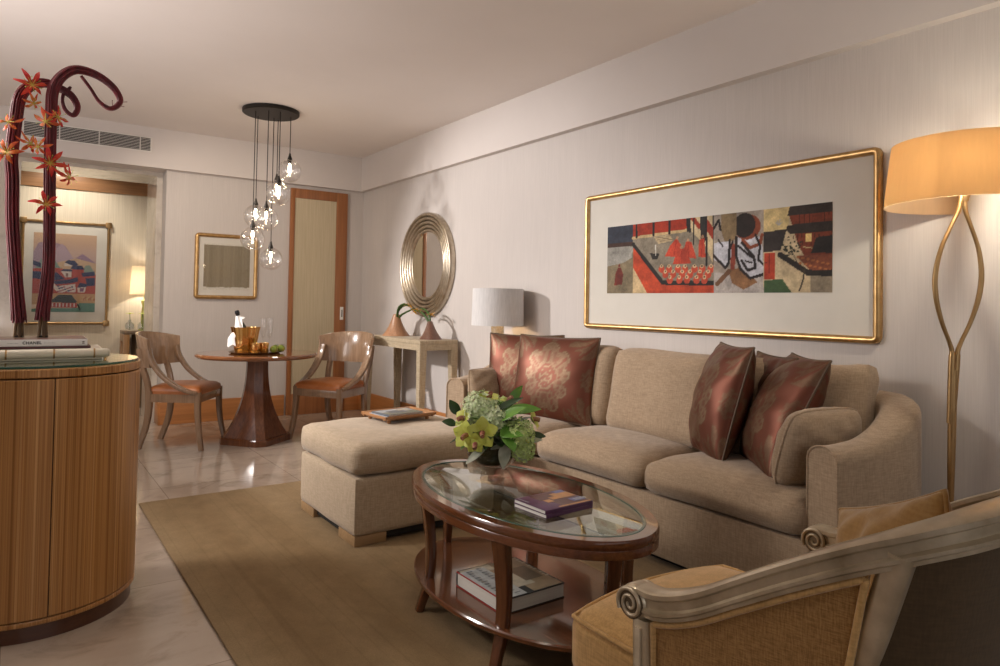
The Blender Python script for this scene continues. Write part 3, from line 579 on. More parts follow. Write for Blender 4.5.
m_cone=wood('turned_blond_wood',(.46,.25,.14),(.34,.165,.085),'z',1.5,.35,.2); m_cone2=wood('turned_dark_wood',(.20,.095,.06),(.13,.06,.04),'z',1.5,.35,.2)
m_stem=solid('green_stem',(.045,.10,.018),.4,c2=(.03,.075,.012)); m_yel=solid('yellow_petal',(.75,.42,.03),.5,c2=(.68,.30,.02),scale=(60,60,60)); m_lilyg=solid('lime_throat',(.50,.52,.08),.5)
def cone_vase(c,h,r,tip,mat,label,stems,blooms):
    t=thing('cone_vase',label,'vase',c,0,'leaning cone vases on the console')
    prof=[(0,0),(1,0),(.97,.03),(.74,.22),(.53,.46),(.36,.72),(.25,.93),(.20,1.0),(.14,.99),(.10,.9),(0,.88)]
    v,f=lathe([(q*r,z*h) for q,z in prof],28); v=[(x+tip[0]*(z/h)**1.2,y*1.0+tip[1]*(z/h)**1.2,z) for x,y,z in v]
    link('body',mb((v,f)),mat,t,50,False)
    b=MB()
    for s in stems: b.add(tube(s,lambda k:.0115-.004*k,8,smooth=6))
    link('stem',b,m_stem,t,60,False)
    for p in blooms:
        b=MB()
        for k in range(5):
            a=2*PI*k/5+p[0]*9; d=Vector((cos(a),sin(a)*.8,.5*sin(a*2+1)-.2)).normalized()
            b.add(sweep([Vector(p)+d*s for s in (0,.012,.026,.04)],lambda t:[(w*max(.15,sin(PI*min(1,.2+.8*t))),h2) for w,h2 in ((.011,0),(0,.0015),(-.011,0),(0,-.0015))],(0,0,1)))
        link('bloom',b,m_yel,t,60,False)
    return t
z=H+.001
cone_vase((2.985,5.90,z),.205,.13,(-.01,-.02),m_cone,'larger pale wooden cone vase at the far end of the console',
  [[(-.01,-.02,.15),(-.012,-.07,.24),(-.015,-.18,.285),(-.015,-.30,.29)],[(-.0,-.02,.15),(.01,-.09,.20),(.02,-.20,.235),(.02,-.31,.26)],[(-.01,-.03,.16),(-.03,-.10,.262),(-.03,-.2,.30),(-.02,-.27,.29)]],
  [(-.015,-.30,.29),(.02,-.33,.255),(-.02,-.25,.30)])
cone_vase((2.98,5.225,z),.155,.10,(0,.02),m_cone2,'smaller dark wooden cone vase at the near end of the console',
  [[(0,.02,.12),(-.01,.07,.185),(-.015,.16,.235),(-.02,.26,.245)],[(0,.02,.12),(.01,.05,.20),(.02,.13,.25),(.02,.22,.262)]],[(-.02,.27,.235),(.02,.03,.22),(-.02,.2,.25)])

# ------------------------------------------------------------------ dining table and what stands on it
TX,TY=1.722,5.985; TH=.752
t=thing('dining_table','round glossy mahogany pedestal table between the two curved chairs','dining table',(TX,TY,0))
link('tabletop',mb(lathe([(0,TH-.034),(.40,TH-.034),(.445,TH-.042),(.478,TH-.036),(.494,TH-.022),(.494,TH-.010),(.484,TH),(0,TH)],80,(TX,TY,0))),m_mahogt,t,30)
def octo(s,c):   # square with clipped corners, half side s along the diagonal axes
    return [(s,-c),(s,c),(c,s),(-c,s),(-s,c),(-s,-c),(-c,-s),(c,-s)]
def pedestal(levels,rot):
    v=[];f=[]
    for s,c,z in levels:
        for x,y in octo(s,c): v.append((TX+x*cos(rot)-y*sin(rot),TY+x*sin(rot)+y*cos(rot),z))
    n=len(levels)
    for i in range(n-1):
        for k in range(8): f.append((i*8+k,i*8+(k+1)%8,(i+1)*8+(k+1)%8,(i+1)*8+k))
    f.append(tuple(range(8))[::-1]); f.append(tuple(range((n-1)*8,n*8))); return v,f
PR=math.radians(-97)
lv=[]
for k in range(13):
    u=k/12; z=.055+u*(TH-.034-.055); s=.084+.172*(1-u)**2.6; lv.append((s,.036,z))
link('pedestal',mb(pedestal(lv,PR)),m_mahog,t,25)
link('base',mb(pedestal([(.282,.042,0),(.282,.042,.045),(.274,.040,.055)],PR)),m_mahog,t,25)

z=TH+.001
t=thing('serving_tray','thin oval dark brass tray in the middle of the dining table','tray',(1.690,5.945,z))
link('tray_plate',mb(lathe([(0,0),(.19,0),(.205,.006),(.212,.014),(.206,.014),(.198,.009),(.186,.005),(0,.005)],56,(1.690,5.945,z))),m_brass,t,40)
zt=z+.0055
def ribbed(prof,c,ribs,amp,n=96):
    v,f=lathe(prof,n,c); out=[]
    for x,y,zz in v:
        dx,dy=x-c[0],y-c[1]; r=math.hypot(dx,dy)
        if r>1e-5:
            s=1+amp*(abs(cos(ribs*math.atan2(dy,dx)/2))-.5); out.append((c[0]+dx*s,c[1]+dy*s,zz))
        else: out.append((x,y,zz))
    return out,f
bx,by=1.612,5.965
t=thing('ice_bucket','flared ribbed gold ice bucket holding the wrapped bottle on the tray','bucket',(bx,by,zt))
link('body',mb(ribbed([(0,0),(.076,0),(.084,.01),(.097,.09),(.112,.185),(.120,.213),(.114,.213),(.106,.185),(.09,.09),(.076,.015),(0,.012)],(bx,by,zt),12,.05)),m_goldp,t,50)
t=thing('champagne_bottle','dark champagne bottle with black foil top leaning in the gold bucket','bottle',(bx,by,zt+.013))
Mb=Matrix.Translation((bx+.01,by,zt+.05)) @ Matrix.Rotation(math.radians(-17),4,'Y') @ Matrix.Rotation(math.radians(4),4,'X')
m_bottle=solid('dark_green_glass',(.012,.018,.010),.1,spec=.7); m_foil=solid('black_foil',(.018,.018,.022),.35,.4)
link('body',mb(tr(lathe([(0,0),(.040,0),(.043,.008),(.043,.14),(.038,.175),(.024,.215),(.016,.25),(0,.25)],28),Mb)),m_bottle,t)
link('foil_top',mb(tr(lathe([(0,.248),(.0165,.245),(.016,.285),(.0185,.288),(.0185,.302),(.015,.315),(0,.318)],20),Mb)),m_foil,t)
# napkin round the neck, one end hanging outside the bucket
t0=thing('napkin','white cloth napkin wrapped round the bottle neck and hanging beside the bucket','napkin',(bx-.08,by,zt+.1))
m_nap=fabric('white_napkin',(.80,.79,.78),(.72,.71,.70),200)
v,f=lathe([(.052,.165),(.046,.185),(.032,.22),(.0225,.25),(.0185,.272),(.0165,.272),(.0195,.25),(.028,.219),(.042,.183),(.047,.165)],28)
v=[(x,y,zz if x<.004 else max(zz,.243+.2*(zz-.165))) for x,y,zz in v]
v=[(x*(1+.08*sin(5*math.atan2(y,x))),y*(1+.08*sin(5*math.atan2(y,x))),zz) for x,y,zz in v]
link('wrap',mb(tr((v,f),Mb)),m_nap,t0)
n=9; v=[];f=[]
for j in range(11):
    u=j/10
    for i in range(n):
        s=i/(n-1)-.5
        wdt=.035+.05*u; x=bx-.06-.075*min(1,u*1.6)+.012*u; x+=.006*sin(s*14+1); zz=zt+.215-.02*u-.15*max(0,u-.12)-.0*s
        v.append((x+s*wdt*.55,by-.03-s*wdt*.8,zz+.012*sin(s*6)*u-.018*abs(s)*u))
o=len(v); v=v+[(x+.003,y+.002,zz) for x,y,zz in v]
for j in range(10):
    for i in range(n-1):
        a=j*n+i; f.append((a,a+1,a+n+1,a+n)); f.append((o+a,o+a+n,o+a+n+1,o+a+1))
for i in range(n-1): f+= [(i,o+i,o+i+1,i+1),(10*n+i,10*n+i+1,o+10*n+i+1,o+10*n+i)]
for j in range(10): f+= [(j*n,(j+1)*n,o+(j+1)*n,o+j*n),(j*n+n-1,o+j*n+n-1,o+(j+1)*n+n-1,(j+1)*n+n-1)]
link('hanging_end',mb((v,f)),m_nap,t0,60)
for k,(x,y,lab) in enumerate(((1.650,5.800,'small gold tumbler at the front of the tray before the bucket'),(1.728,5.825,'small gold tumbler on the tray nearest the limes'))):
    tag(link('tumbler',mb(lathe([(0,0),(.030,0),(.033,.004),(.039,.086),(.0365,.086),(.031,.008),(0,.006)],32,(x,y,zt))),m_goldp),lab,'tumbler','gold tumblers on the tray')
m_lime=solid('lime_skin',(.20,.30,.035),.35,c2=(.36,.34,.06),scale=(18,18,18)); m_limec=solid('lime_leaf',(.05,.14,.03),.4)
for k,(x,y,r,lab) in enumerate(((1.815,5.84,.030,'left green lime at the edge of the tray'),(1.885,5.875,.032,'right green lime with a dark leaf at the edge of the tray'),(1.86,5.955,.029,'lime lying behind the other two on the tray'))):
    t=thing('lime',lab,'fruit',(x,y,zt),0,'limes on the tray')
    link('skin',mb(lathe([(0,0)]+[(r*sin(PI*q/10),r-r*cos(PI*q/10)) for q in range(1,10)]+[(0,2*r)],20,(x,y,zt),1.12,1)),m_lime,t,80)
    link('leaf',mb(sweep([(x,y,zt+2*r),(x+.012,y-.012,zt+2*r+.006),(x+.03,y-.02,zt+2*r-.002),(x+.04,y-.024,zt+2*r-.014)],lambda q:[(.011*sin(PI*(.1+.85*q)),0),(0,.001),(-.011*sin(PI*(.1+.85*q)),0),(0,-.001)],(0,0,1))),m_limec,t)
for k,(x,y,lab) in enumerate(((1.772,6.01,'clear champagne flute standing on the tray nearest the bucket'),(1.842,6.06,'clear champagne flute standing on the tray behind the limes'))):
    t=thing('champagne_flute',lab,'glass',(x,y,zt),0,'champagne flutes on the tray')
    link('bowl',mb(lathe([(0,.115),(.006,.117),(.017,.138),(.026,.185),(.029,.235),(.027,.285),(.0262,.285),(.0282,.235),(.0252,.185),(.0162,.14),(0,.122)],28,(x,y,zt))),m_flute,t,60)
    link('stem',mb(lathe([(0,0),(.032,0),(.031,.0025),(.006,.006),(.0035,.02),(.0035,.10),(.006,.1155),(0,.1155)],24,(x,y,zt))),m_flute,t,60)

# ------------------------------------------------------------------ the two curved-back dining chairs
def make_chair(label,loc,rz):
    """local +y is forward"""
    t=thing('dining_chair',label,'chair',loc,rz,'curved back dining chairs')
    L=lambda name,b,m,s=45: link(name,b,m,t,s,False)
    wd=m_chairw
    rect=lambda w,h:rrect(w,h,min(w,h)*.22,2)
    for s in (-1,1):
        L('leg',mb(sweep(spline([(s*.232,.205,.455),(s*.234,.208,.30),(s*.242,.225,.14),(s*.258,.252,0)],5),lambda q:rect(.048-.012*q,.050-.014*q),(0,1,0))),wd)
        L('leg',mb(sweep(spline([(s*.205,-.185,.46),(s*.205,-.185,.34),(s*.203,-.205,.18),(s*.200,-.265,0)],5),lambda q:rect(.042-.008*q,.056-.012*q),(0,1,0))),wd)
        L('back_post',mb(sweep(spline([(s*.208,-.185,.44),(s*.215,-.205,.55),(s*.222,-.245,.68),(s*.226,-.262,.80)],5),rect(.040,.044),(0,1,0))),wd)
        # arm sweeping from the end of the crest to the seat corner
        L('arm',mb(sweep(spline([(s*.262,-.178,.80),(s*.264,-.15,.71),(s*.265,-.075,.60),(s*.262,.03,.515),(s*.252,.13,.468),(s*.240,.20,.45)],6),lambda q:rect(.030,.075-.030*q),(1,0,0))),wd)
    # seat rail
    b=MB()
    b.add(box(-.235,.235,.185,.228,.375,.44,.004)); b.add(box(-.205,.205,-.205,-.165,.375,.44,.004))
    for s in (-1,1):
        b.add(prism([(s*.256,.20),(s*.222,.20),(s*.186,-.19),(s*.222,-.19)],.375,.44))
    L('seat_rail',b,wd)
    # leather seat, wider at the front
    vf=rbox(.46,.43,.085,.03,14,.022)
    v=[(x*(.5+.5*(1+.16*(y/.22)))*1.0,y+.012,zz+.452) for x,y,zz in vf[0]]
    L('seat',mb((v,vf[1])),m_leather,60)
    # curved crest: an arc in plan, leaning back, top edge bowed
    n=22; v=[];f=[]; rows=[]
    for i in range(n+1):
        u=-1+2*i/n; a=u*math.radians(62); 
        cx,cy=.270*sin(a)/sin(math.radians(62)),-.325+.175*(1-cos(a))/(1-cos(math.radians(62)))
        nrm=Vector((sin(a),-cos(a),0)); ztop=.925-.045*u*u; zb=.640+.012*u*u; row=[]
        for zz,lean in ((zb,0),((zb+ztop)/2,.012),(ztop-.01,.034),(ztop,.036)):
            for th in ((-.011,.013) if zz<ztop else (-.006,.008)):
                p=Vector((cx,cy,zz))+nrm*(th+lean); row.append(len(v)); v.append(tuple(p))
        rows.append(row)
    order=[0,2,4,6,7,5,3,1]
    for i in range(n):
        for k in range(8):
            k2=(k+1)%8; f.append((rows[i][order[k]],rows[i+1][order[k]],rows[i+1][order[k2]],rows[i][order[k2]]))
    f.append(tuple(rows[0][k] for k in order)); f.append(tuple(rows[n][k] for k in order)[::-1])
    L('crest',mb((v,f)),wd,35)
    return t
def yaw(fx,fy): return math.atan2(-fx,fy)
ch=make_chair('curved wooden dining chair with orange leather seat beside the marble opening',(1.18,6.16,0),yaw(.84,-.54))
dup(ch,(2.35,5.855,0),yaw(-.863,-.506),'curved wooden dining chair with orange leather seat before the sliding door')

# ------------------------------------------------------------------ cluster of clear globes over the table
PX,PY=1.74,5.83
t=thing('pendant_light','round black canopy hanging seven clear glass globes over the dining table','pendant lamp',(PX,PY,CZ))
link('canopy',mb(lathe([(0,-.034),(.222,-.034),(.230,-.028),(.230,-.002),(0,-.002)],56,(PX,PY,CZ))),m_black,t,30)
spots=[(1.898,5.80,2.304),(1.778,5.70,2.082),(1.666,5.95,1.913),(1.687,5.72,1.868),(1.604,5.80,1.707),(1.792,5.92,1.553),(1.844,5.97,2.148)]
for k,(x,y,zc) in enumerate(spots):
    r=.097
    link('cord',mb(tube([(x,y,CZ-.03),(x,y,zc+r+.045)],.0035,6)),m_black,t)
    s=link('lamp_socket',mb(lathe([(0,.055),(.007,.055),(.010,.035),(.021,.004),(.021,-.012),(.012,-.016),(.012,-.03),(0,-.03)],20,(x,y,zc+r-.002))),m_black,t)
    prof=[(.016,r)]+[(r*sin(PI*q/22),r*cos(PI*q/22)) for q in range(2,22)]+[(0,-r)]
    link('globe',mb(lathe(prof,36,(x,y,zc))),m_globe,t,80)
    link('bulb',mb(lathe([(0,.042),(.006,.040),(.010,.028),(.0125,.012),(.0105,-.006),(.004,-.022),(0,-.026)],16,(x,y,zc+r-.075))),m_bulb,s,80)

# ------------------------------------------------------------------ entrance hall furniture
t=thing('hall_console','slim dark wooden console against the entrance hall wall','console table',(1.33,8.62,0))
m_hall=wood('hall_console_wood',(.17,.115,.065),(.11,.07,.04),'z',1,.35,.2); m_halll=wood('hall_panel_wood',(.40,.22,.095),(.32,.165,.065),'z',1,.35,.2)
link('table_top',mb(box(1.0,1.72,8.46,8.775,.80,.84,.004)),m_hall,t)
for x in (1.0,1.66): link('side_frame',mb(box(x,x+.06,8.46,8.52,0,.80,.003),box(x,x+.06,8.715,8.775,0,.80,.003),box(x,x+.06,8.52,8.715,.72,.80,.003)),m_halll,t)
link('back_panel',mb(box(1.115,1.66,8.755,8.773,.02,.80)),m_hall,t); link('front_panel',mb(box(1.125,1.20,8.462,8.482,0,.80)),m_hall,t)
t=thing('table_lamp','small cream shaded lamp with a pale green glass base in the entrance hall','lamp',(1.215,8.62,.841))
m_shade2=shade_cloth('cream_shade',(.85,.76,.62),.6); m_ygl=solid('pale_green_glass',(.55,.55,.16),.1,spec=.7)
link('lamp_shade',mb(lathe([(.150,.40),(.132,.715),(.129,.715),(.147,.40)],40,(1.215,8.62,.841))),m_shade2,t)
link('base',mb(lathe([(0,0),(.055,0),(.055,.012),(.02,.02),(.022,.05),(.032,.10),(.030,.19),(.018,.27),(.03,.31),(.03,.33),(.010,.345),(.006,.43),(0,.43)],28,(1.215,8.62,.841))),m_ygl,t)
m_bud=solid('lime_blossom',(.52,.60,.08),.5); m_vaseg=glassy('bud_vase_glass',(.93,.95,.97),1.5)
for x,y,lab in ((1.062,8.52,'small glass bud vase with a lime blossom at the end of the hall console'),(1.185,8.50,'small glass bud vase with a lime blossom just in front of the hall lamp')):
    t=thing('bud_vase',lab,'vase',(x,y,.841),0,'bud vases on the hall console')
    link('bowl',mb(lathe([(0,0),(.035,0),(.048,.03),(.046,.07),(.018,.10),(.016,.12),(.013,.12),(.015,.10),(.043,.07),(.044,.03),(0,.006)],28,(x,y,.841))),m_vaseg,t)
    link('flower_stem',mb(tube([(x,y,.85),(x+.004,y,.95),(x,y,1.03)],.003,6)),m_stem,t)
    b=MB()
    for k in range(9):
        a=2*PI*k/9; b.add(sweep([(x,y,1.022),(x+.02*cos(a),y+.02*sin(a),1.034),(x+.043*cos(a),y+.043*sin(a),1.030)],lambda q:[(.012*sin(PI*(.2+.75*q)),0),(0,.002),(-.012*sin(PI*(.2+.75*q)),0),(0,-.002)],(0,0,1)))
    link('blossom',b,m_bud,t)
# ------------------------------------------------------------------ sofa
SC=(2.80,2.67,0)
sofa=thing('sofa','long three seat beige linen sofa with curved arms along the picture wall','sofa',SC)
def sm(a,b,x): x=max(0,min(1,(x-a)/(b-a))); return x*x*(3-2*x)
half=[(2.455,1.385),(2.56,1.352),(2.70,1.325),(2.85,1.318),(2.97,1.345),(3.055,1.42),(3.095,1.55),(3.10,1.75)]
YC=2.672
path=half+[(3.10,2.2),(3.10,YC),(3.10,2*YC-2.2)]+[(x,2*YC-y) for x,y in half[::-1]]
pts=spline([(x,y,0) for x,y in path],6)
def topz(p):
    e=min(abs(p.y-1.3),abs(2*YC-1.3-p.y)); x=p.x
    return .695+.02*sm(2.455,2.7,x)+.14*sm(2.60,3.05,x)+.02*sm(0,.6,e-.1)
TH2=.074
def shell(pts,z0,topf,th):
    F=frames(pts,(0,0,1)); v=[];f=[];m=0
    for p,(s,u) in zip(pts,F):
        zt=topf(p); prof=[(-th,z0),(-th,zt-.75*th)]
        for k in range(1,8):
            a=PI-PI*k/8; prof.append((th*cos(a),zt-.75*th+.75*th*sin(a)))
        prof+=[(th,zt-.75*th),(th,z0)]; m=len(prof)
        for a,b in prof: v.append((p.x+s.x*a,p.y+s.y*a,b))
    n=len(pts)
    for i in range(n-1):
        for k in range(m):
            k2=(k+1)%m; f.append((i*m+k,(i+1)*m+k,(i+1)*m+k2,i*m+k2))
    f.append(tuple(range(m))); f.append(tuple(range((n-1)*m,n*m))[::-1]); return v,f
link('arm_and_back_shell',mb(shell(pts,.045,topz,TH2)),m_linen,sofa,40)
# piping along the front edges of both arms
for s in (0,1):
    p=pts[0] if s==0 else pts[-1]; q=[]
    t_=(pts[1]-pts[0]).normalized() if s==0 else (pts[-2]-pts[-1]).normalized(); sd=Vector((-t_.y,t_.x,0))
    zt=topz(p)
    for a,zz in [(-TH2,.05),(-TH2,.3),(-TH2,zt-.75*TH2)]+[(TH2*cos(PI-PI*k/8),zt-.75*TH2+.75*TH2*sin(PI*k/8)) for k in range(1,8)]+[(TH2,zt-.75*TH2),(TH2,.3),(TH2,.05)]:
        c=p+sd*a-t_*.001; q.append((c.x,c.y,zz))
    link('arm_piping',mb(tube(q,.0045,6)),m_linen,sofa)
link('base',mb(box(2.462,3.05,1.44,2*YC-1.44,.045,.325,.012)),m_linen,sofa)
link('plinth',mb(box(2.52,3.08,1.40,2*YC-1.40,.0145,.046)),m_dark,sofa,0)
s0,s1=1.452,2*YC-1.452; wseat=(s1-s0)/3
for k in range(3):
    yc=s0+wseat*(k+.5)
    M=Matrix.Translation((2.71,yc,.402))
    link('seat_cushion',mb(rbox(.56,wseat-.006,.15,.052,16,.035,.012,M,.0015)),m_linen,sofa,60)
    c0=-.004 if k==1 else 0
    b0,b1=((1.452,2.18),(2.18,2.925),(2.925,3.892))[k]; yc=(b0+b1)/2; wb=b1-b0
    Mb_=Matrix.Translation((2.945,yc,.705)) @ Matrix.Rotation(math.radians(11),4,'Y')
    vf=rbox(.18,wb-.008,.475,.055,16,.018,.0,None,.003)
    # belly on the front face and slightly raised corners
    v=[]
    for x,y,zz in vf[0]:
        u=y/(wb/2); w_=zz/.2375; kf=max(0,1-u**4)*max(0,1-w_**4)
        if x<0: x-=.03*kf
        zz+=(.018+(.035 if (k==0 and u<0) or (k==2 and u>0) else 0))*abs(u)**5*max(0,w_)
        v.append((x,y,zz))
    link('back_cushion',mb(tr((v,vf[1]),Mb_)),m_linen,sofa,60)

# ------------------------------------------------------------------ loose pillows
def damask(x,y):
    """0 ground, 1 motif: a pale medallion of outlined petals round a teardrop, leaf sprays in the corners"""
    r=math.hypot(x,y*.84); th=math.atan2(x,y+.05); out=0.0
    R=.66*(.74+.26*abs(cos(4.5*th))**.6)*(1.0+.12*cos(2*th))
    if .25<r<R:
        d=abs(sin(4.5*th)); out=.70
        if d<.16 and r>.30: out=.12
        if R-r<.035: out=.95
        if r<R*.80 and d>.80 and r>.34: out=.35
    tx,ty=x/.17,(y+.02)/.30; td=math.hypot(tx*(1.0+.5*ty),ty)
    if td<1.12: out=.1
    if .82<td<1.0: out=.85
    if td<.66: out=.75 if abs(sin(22*y+13*abs(x)))>.6 else .1
    for cx,cy in ((-.98,-.98),(.98,-.98),(-.98,.98),(.98,.98)):
        q=math.hypot(x-cx,y-cy); a=math.atan2(y-cy,x-cx); RR=.60*(.66+.34*abs(cos(4*a+3*q)))
        if q<RR and abs(sin(6*a+6*q))>.35: out=max(out,.6)
    for sx in (-1,1):
        q=math.hypot((x-sx*1.0)*1.3,y); RR=.30*(.65+.35*abs(cos(5*math.atan2(y,x-sx*1.0))))
        if q<RR and abs(sin(22*q))>.3: out=max(out,.55)
    if abs(x)<.06*(1+cos(12*y)) and .66<abs(y)<.95: out=.7
    return out
def damask_mat():
    m,nt,out=new('damask_brocade'); p=pbsdf(nt,out,.44,.66,.5,0,.0)
    a=N(nt,'ShaderNodeAttribute',attribute_name='pat'); n=noise(nt,coords(nt,(55,55,55)),1.0,5,.7); g=noise(nt,coords(nt,(7,7,7)),1.0,3,.6)
    add=N(nt,'ShaderNodeMath',operation='MULTIPLY_ADD'); nt.links.new(n,add.inputs[0]); add.inputs[1].default_value=.7; add.inputs[2].default_value=-.36
    s=N(nt,'ShaderNodeMath',operation='ADD'); nt.links.new(a.outputs['Fac'],s.inputs[0]); nt.links.new(add.outputs[0],s.inputs[1])
    g2=N(nt,'ShaderNodeMath',operation='MULTIPLY_ADD'); nt.links.new(g,g2.inputs[0]); g2.inputs[1].default_value=.55; g2.inputs[2].default_value=-.28
    s2=N(nt,'ShaderNodeMath',operation='ADD'); nt.links.new(s.outputs[0],s2.inputs[0]); nt.links.new(g2.outputs[0],s2.inputs[1])
    nt.links.new(ramp(nt,s2.outputs[0],[(.12,(.150,.050,.030)),(.45,(.140,.068,.040)),(.90,(.185,.125,.075))]),p.inputs['Base Color']); bump(nt,p,n,.12,.001); return m
m_dam=damask_mat(); m_dampipe=solid('damask_piping',(.11,.07,.04),.5,.2,c2=(.08,.05,.03))
def add_pillow(name,label,group,o,x,y,w,h,t,mats,seed,pat=False,n=36,pinch=.05,smile=0,lean=None,cat='pillow',power=.47,wr=.0026,rd=0.0):
    """o: centre; x: direction of the lower edge; y: roughly up"""
    M=axes(o,x,y); r=thing(name,label,cat,(o[0],o[1],o[2]-h*.45),0,group)
    vf,ring,uv=pillow(w,h,t,n,pinch,power,wr,seed,smile,rd); b=MB(); b.add(vf,0,M)
    if pat: b.pat=[damask(a,bb) if s>0 else damask(a*.9,bb*.9) for a,bb,s in uv]
    link('cover',b,mats[0],r,80)
    link('piping',mb(tr(tube(ring,.0055,6,closed=True),M)),mats[1],r,80)
    return r
dm=(m_dam,m_dampipe); lm=(m_linen,m_linen); gp='metallic damask pillows on the sofa'
def up(lean,x):   # vertical tilted back away from the front (front = x cross up)
    x=Vector(x).normalized(); f=x.cross(Vector((0,0,1))); return Vector((0,0,1))-f*lean
x=(.17,-.60,0); add_pillow('damask_pillow','rust and bronze damask pillow with whole medallion in view, front left on the sofa',gp,(2.765,3.30,.745),x,up(.20,x),.60,.53,.19,dm,1,True,64,wr=.0008)
x=(.33,-.55,0); add_pillow('damask_pillow','rust and bronze damask pillow half hidden behind the medallion pillow',gp,(2.845,3.71,.735),x,up(.14,x),.54,.53,.17,dm,2,True,64,wr=.0008)
x=(-.25,-.37,0); add_pillow('damask_pillow','rust and bronze damask pillow on edge against the middle back cushion',gp,(2.815,2.10,.752),x,(.07,-.155,.53),.44,.56,.23,dm,3,True,64)
x=(-.30,-.36,0); add_pillow('damask_pillow','rust and bronze damask pillow on edge leaning on the beige arm cushion',gp,(2.80,1.765,.742),x,(.09,-.25,.48),.46,.55,.23,dm,4,True,64)
x=(-.25,-.37,0); add_pillow('damask_pillow','rust and bronze damask pillow mostly hidden behind the one leaning on the arm cushion',gp,(2.915,1.92,.738),x,(.04,-.11,.5),.44,.50,.15,dm,5,True,64)
gb='beige arm cushions of the sofa'
x=(-1,.16,0); add_pillow('arm_cushion','small beige linen cushion against the curved arm nearest the floor lamp',gb,(2.70,1.545,.640),x,up(.30,x),.42,.33,.19,lm,6,pinch=.0,power=.40,rd=.22)
x=(1,.10,0); add_pillow('arm_cushion','small beige linen cushion against the sofa arm nearest the console',gb,(2.675,3.865,.615),x,up(.10,x),.36,.29,.14,lm,7,pinch=.0,power=.40,rd=.08)

# ------------------------------------------------------------------ ottoman with a tray of magazines
ot=thing('ottoman','square beige linen ottoman with a loose crowned top cushion on the rug','ottoman',(1.79,3.49,.0145))
link('base',mb(rbox(.83,.77,.285,.022,12,0,.004,Matrix.Translation((1.785,3.495,.2035)),.001)),m_linen2,ot,60)
b=MB(); 
for x in (1.41,2.17):
    for y in (3.15,3.83): b.add(box(x-.015 if x<1.8 else x-.135,x+.135 if x<1.8 else x+.015,y-.015 if y<3.5 else y-.115,y+.115 if y<3.5 else y+.015,.0145,.062,.003))
m_otleg=wood('pale_oak_foot',(.40,.26,.14),(.32,.20,.10),'x',1,.4,.1)
for x in (1.378,2.022):
    for y in (3.118,3.672): link('foot',mb(box(x,x+.17,y,y+.20,.0145,.064,.003)),m_otleg,ot)
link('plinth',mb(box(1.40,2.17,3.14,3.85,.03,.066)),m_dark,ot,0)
link('top_cushion',mb(rbox(.85,.785,.155,.042,18,.016,.006,Matrix.Translation((1.785,3.495,.425)),.0025)),m_linen2,ot,60)
# tray
zt=.522
t=thing('serving_tray','small rectangular wooden tray on little feet lying on the ottoman','tray',(1.865,3.63,zt))
Mt=Matrix.Translation((1.865,3.63,0)) @ Matrix.Rotation(math.radians(6),4,'Z')
link('tray_base',mb(tr(box(-.15,.15,-.115,.115,zt+.014,zt+.022,.002),Mt)),m_traywood,t)
for x0,x1,y0,y1,sx,sy in ((-.172,-.145,-.135,.135,-1,0),(.145,.172,-.135,.135,1,0),(-.172,.172,-.135,-.108,0,-1),(-.172,.172,.108,.135,0,1)):
    vf=box(x0,x1,y0,y1,zt+.016,zt+.030,.002); v=[(x,y,zz+ (.010 if (sx and (x*sx)>.165) or (sy and (y*sy)>.128) else 0)) for x,y,zz in vf[0]]
    link('rim',mb(tr((v,vf[1]),Mt)),m_traywood,t)
for x in (-.13,.13):
    for y in (-.10,.10): link('foot',mb(tr(lathe([(0,0),(.010,0),(.013,.008),(.009,.016),(0,.016)],14,(x,y,zt-.002)),Mt)),m_traywood,t)
def book(name,label,M,w,d,h,mats,spine='x-',cover=.003,group=None,cat='book',over=.003,hard=True):
    """lying book, local x width, y depth, z thickness, origin at the centre of its underside; spine side named"""
    o=M.translation; t=thing(name,label,cat,(o.x,o.y,o.z),0,group)
    a,c=w/2,d/2
    link('pages',mb(tr(box(-a+over,a-over,-c+over,c-over,cover,h-cover),M)),mats[1],t,0)
    b=MB(); b.add(tr(box(-a,a,-c,c,0,cover,.0006),M)); b.add(tr(box(-a,a,-c,c,h-cover,h,.0006),M))
    s={'x-':(-a-.001,-a+cover,-c,c),'x+':(a-cover,a+.001,-c,c),'y-':(-a,a,-c-.001,-c+cover),'y+':(-a,a,c-cover,c+.001)}[spine]
    b.add(tr(box(s[0],s[1],s[2],s[3],0,h,.0006),M)); link('cover',b,mats[0],t,30)
    return t
def top_art(t,M,z,patches,name='cover_picture'):
    """printed areas of a cover: (x0,x1,y0,y1,material)"""
    mats=[];b=MB()
    for k,(x0,x1,y0,y1,m) in enumerate(patches):
        if m not in mats: mats.append(m)
        b.add(tr(box(x0,x1,y0,y1,z+.0001+.00012*k,z+.0003+.00012*k),M),mats.index(m))
    return link(name,b,mats,t,0)
def ptint(name,c,rough=.3): return solid(name,c,rough,c2=tuple(q*.75 for q in c),scale=(35,35,35),detail=5)
p_slate=ptint('print_slate',(.13,.15,.18)); p_pale=ptint('print_pale',(.50,.52,.55)); p_green=ptint('print_grey_green',(.20,.21,.16)); p_tan=ptint('print_tan',(.30,.21,.13)); p_brown=ptint('print_brown',(.12,.075,.045)); p_cream=ptint('print_cream',(.50,.44,.36))
p_purple=ptint('print_purple',(.115,.045,.11)); p_orange=ptint('print_orange',(.55,.27,.09)); p_blue=ptint('print_blue',(.14,.17,.38)); p_maroon=ptint('print_maroon',(.10,.03,.03)); p_red=solid('red_board',(.36,.02,.02),.4)
Mk=Mt @ Matrix.Translation((-.02,.0,zt+.0228)) @ Matrix.Rotation(math.radians(-3),4,'Z')
book('magazine','lower magazine of the pair lying on the ottoman tray',Mk,.25,.185,.010,(p_pale,m_paper),'x-',.0008,'magazines on the ottoman tray','magazine')
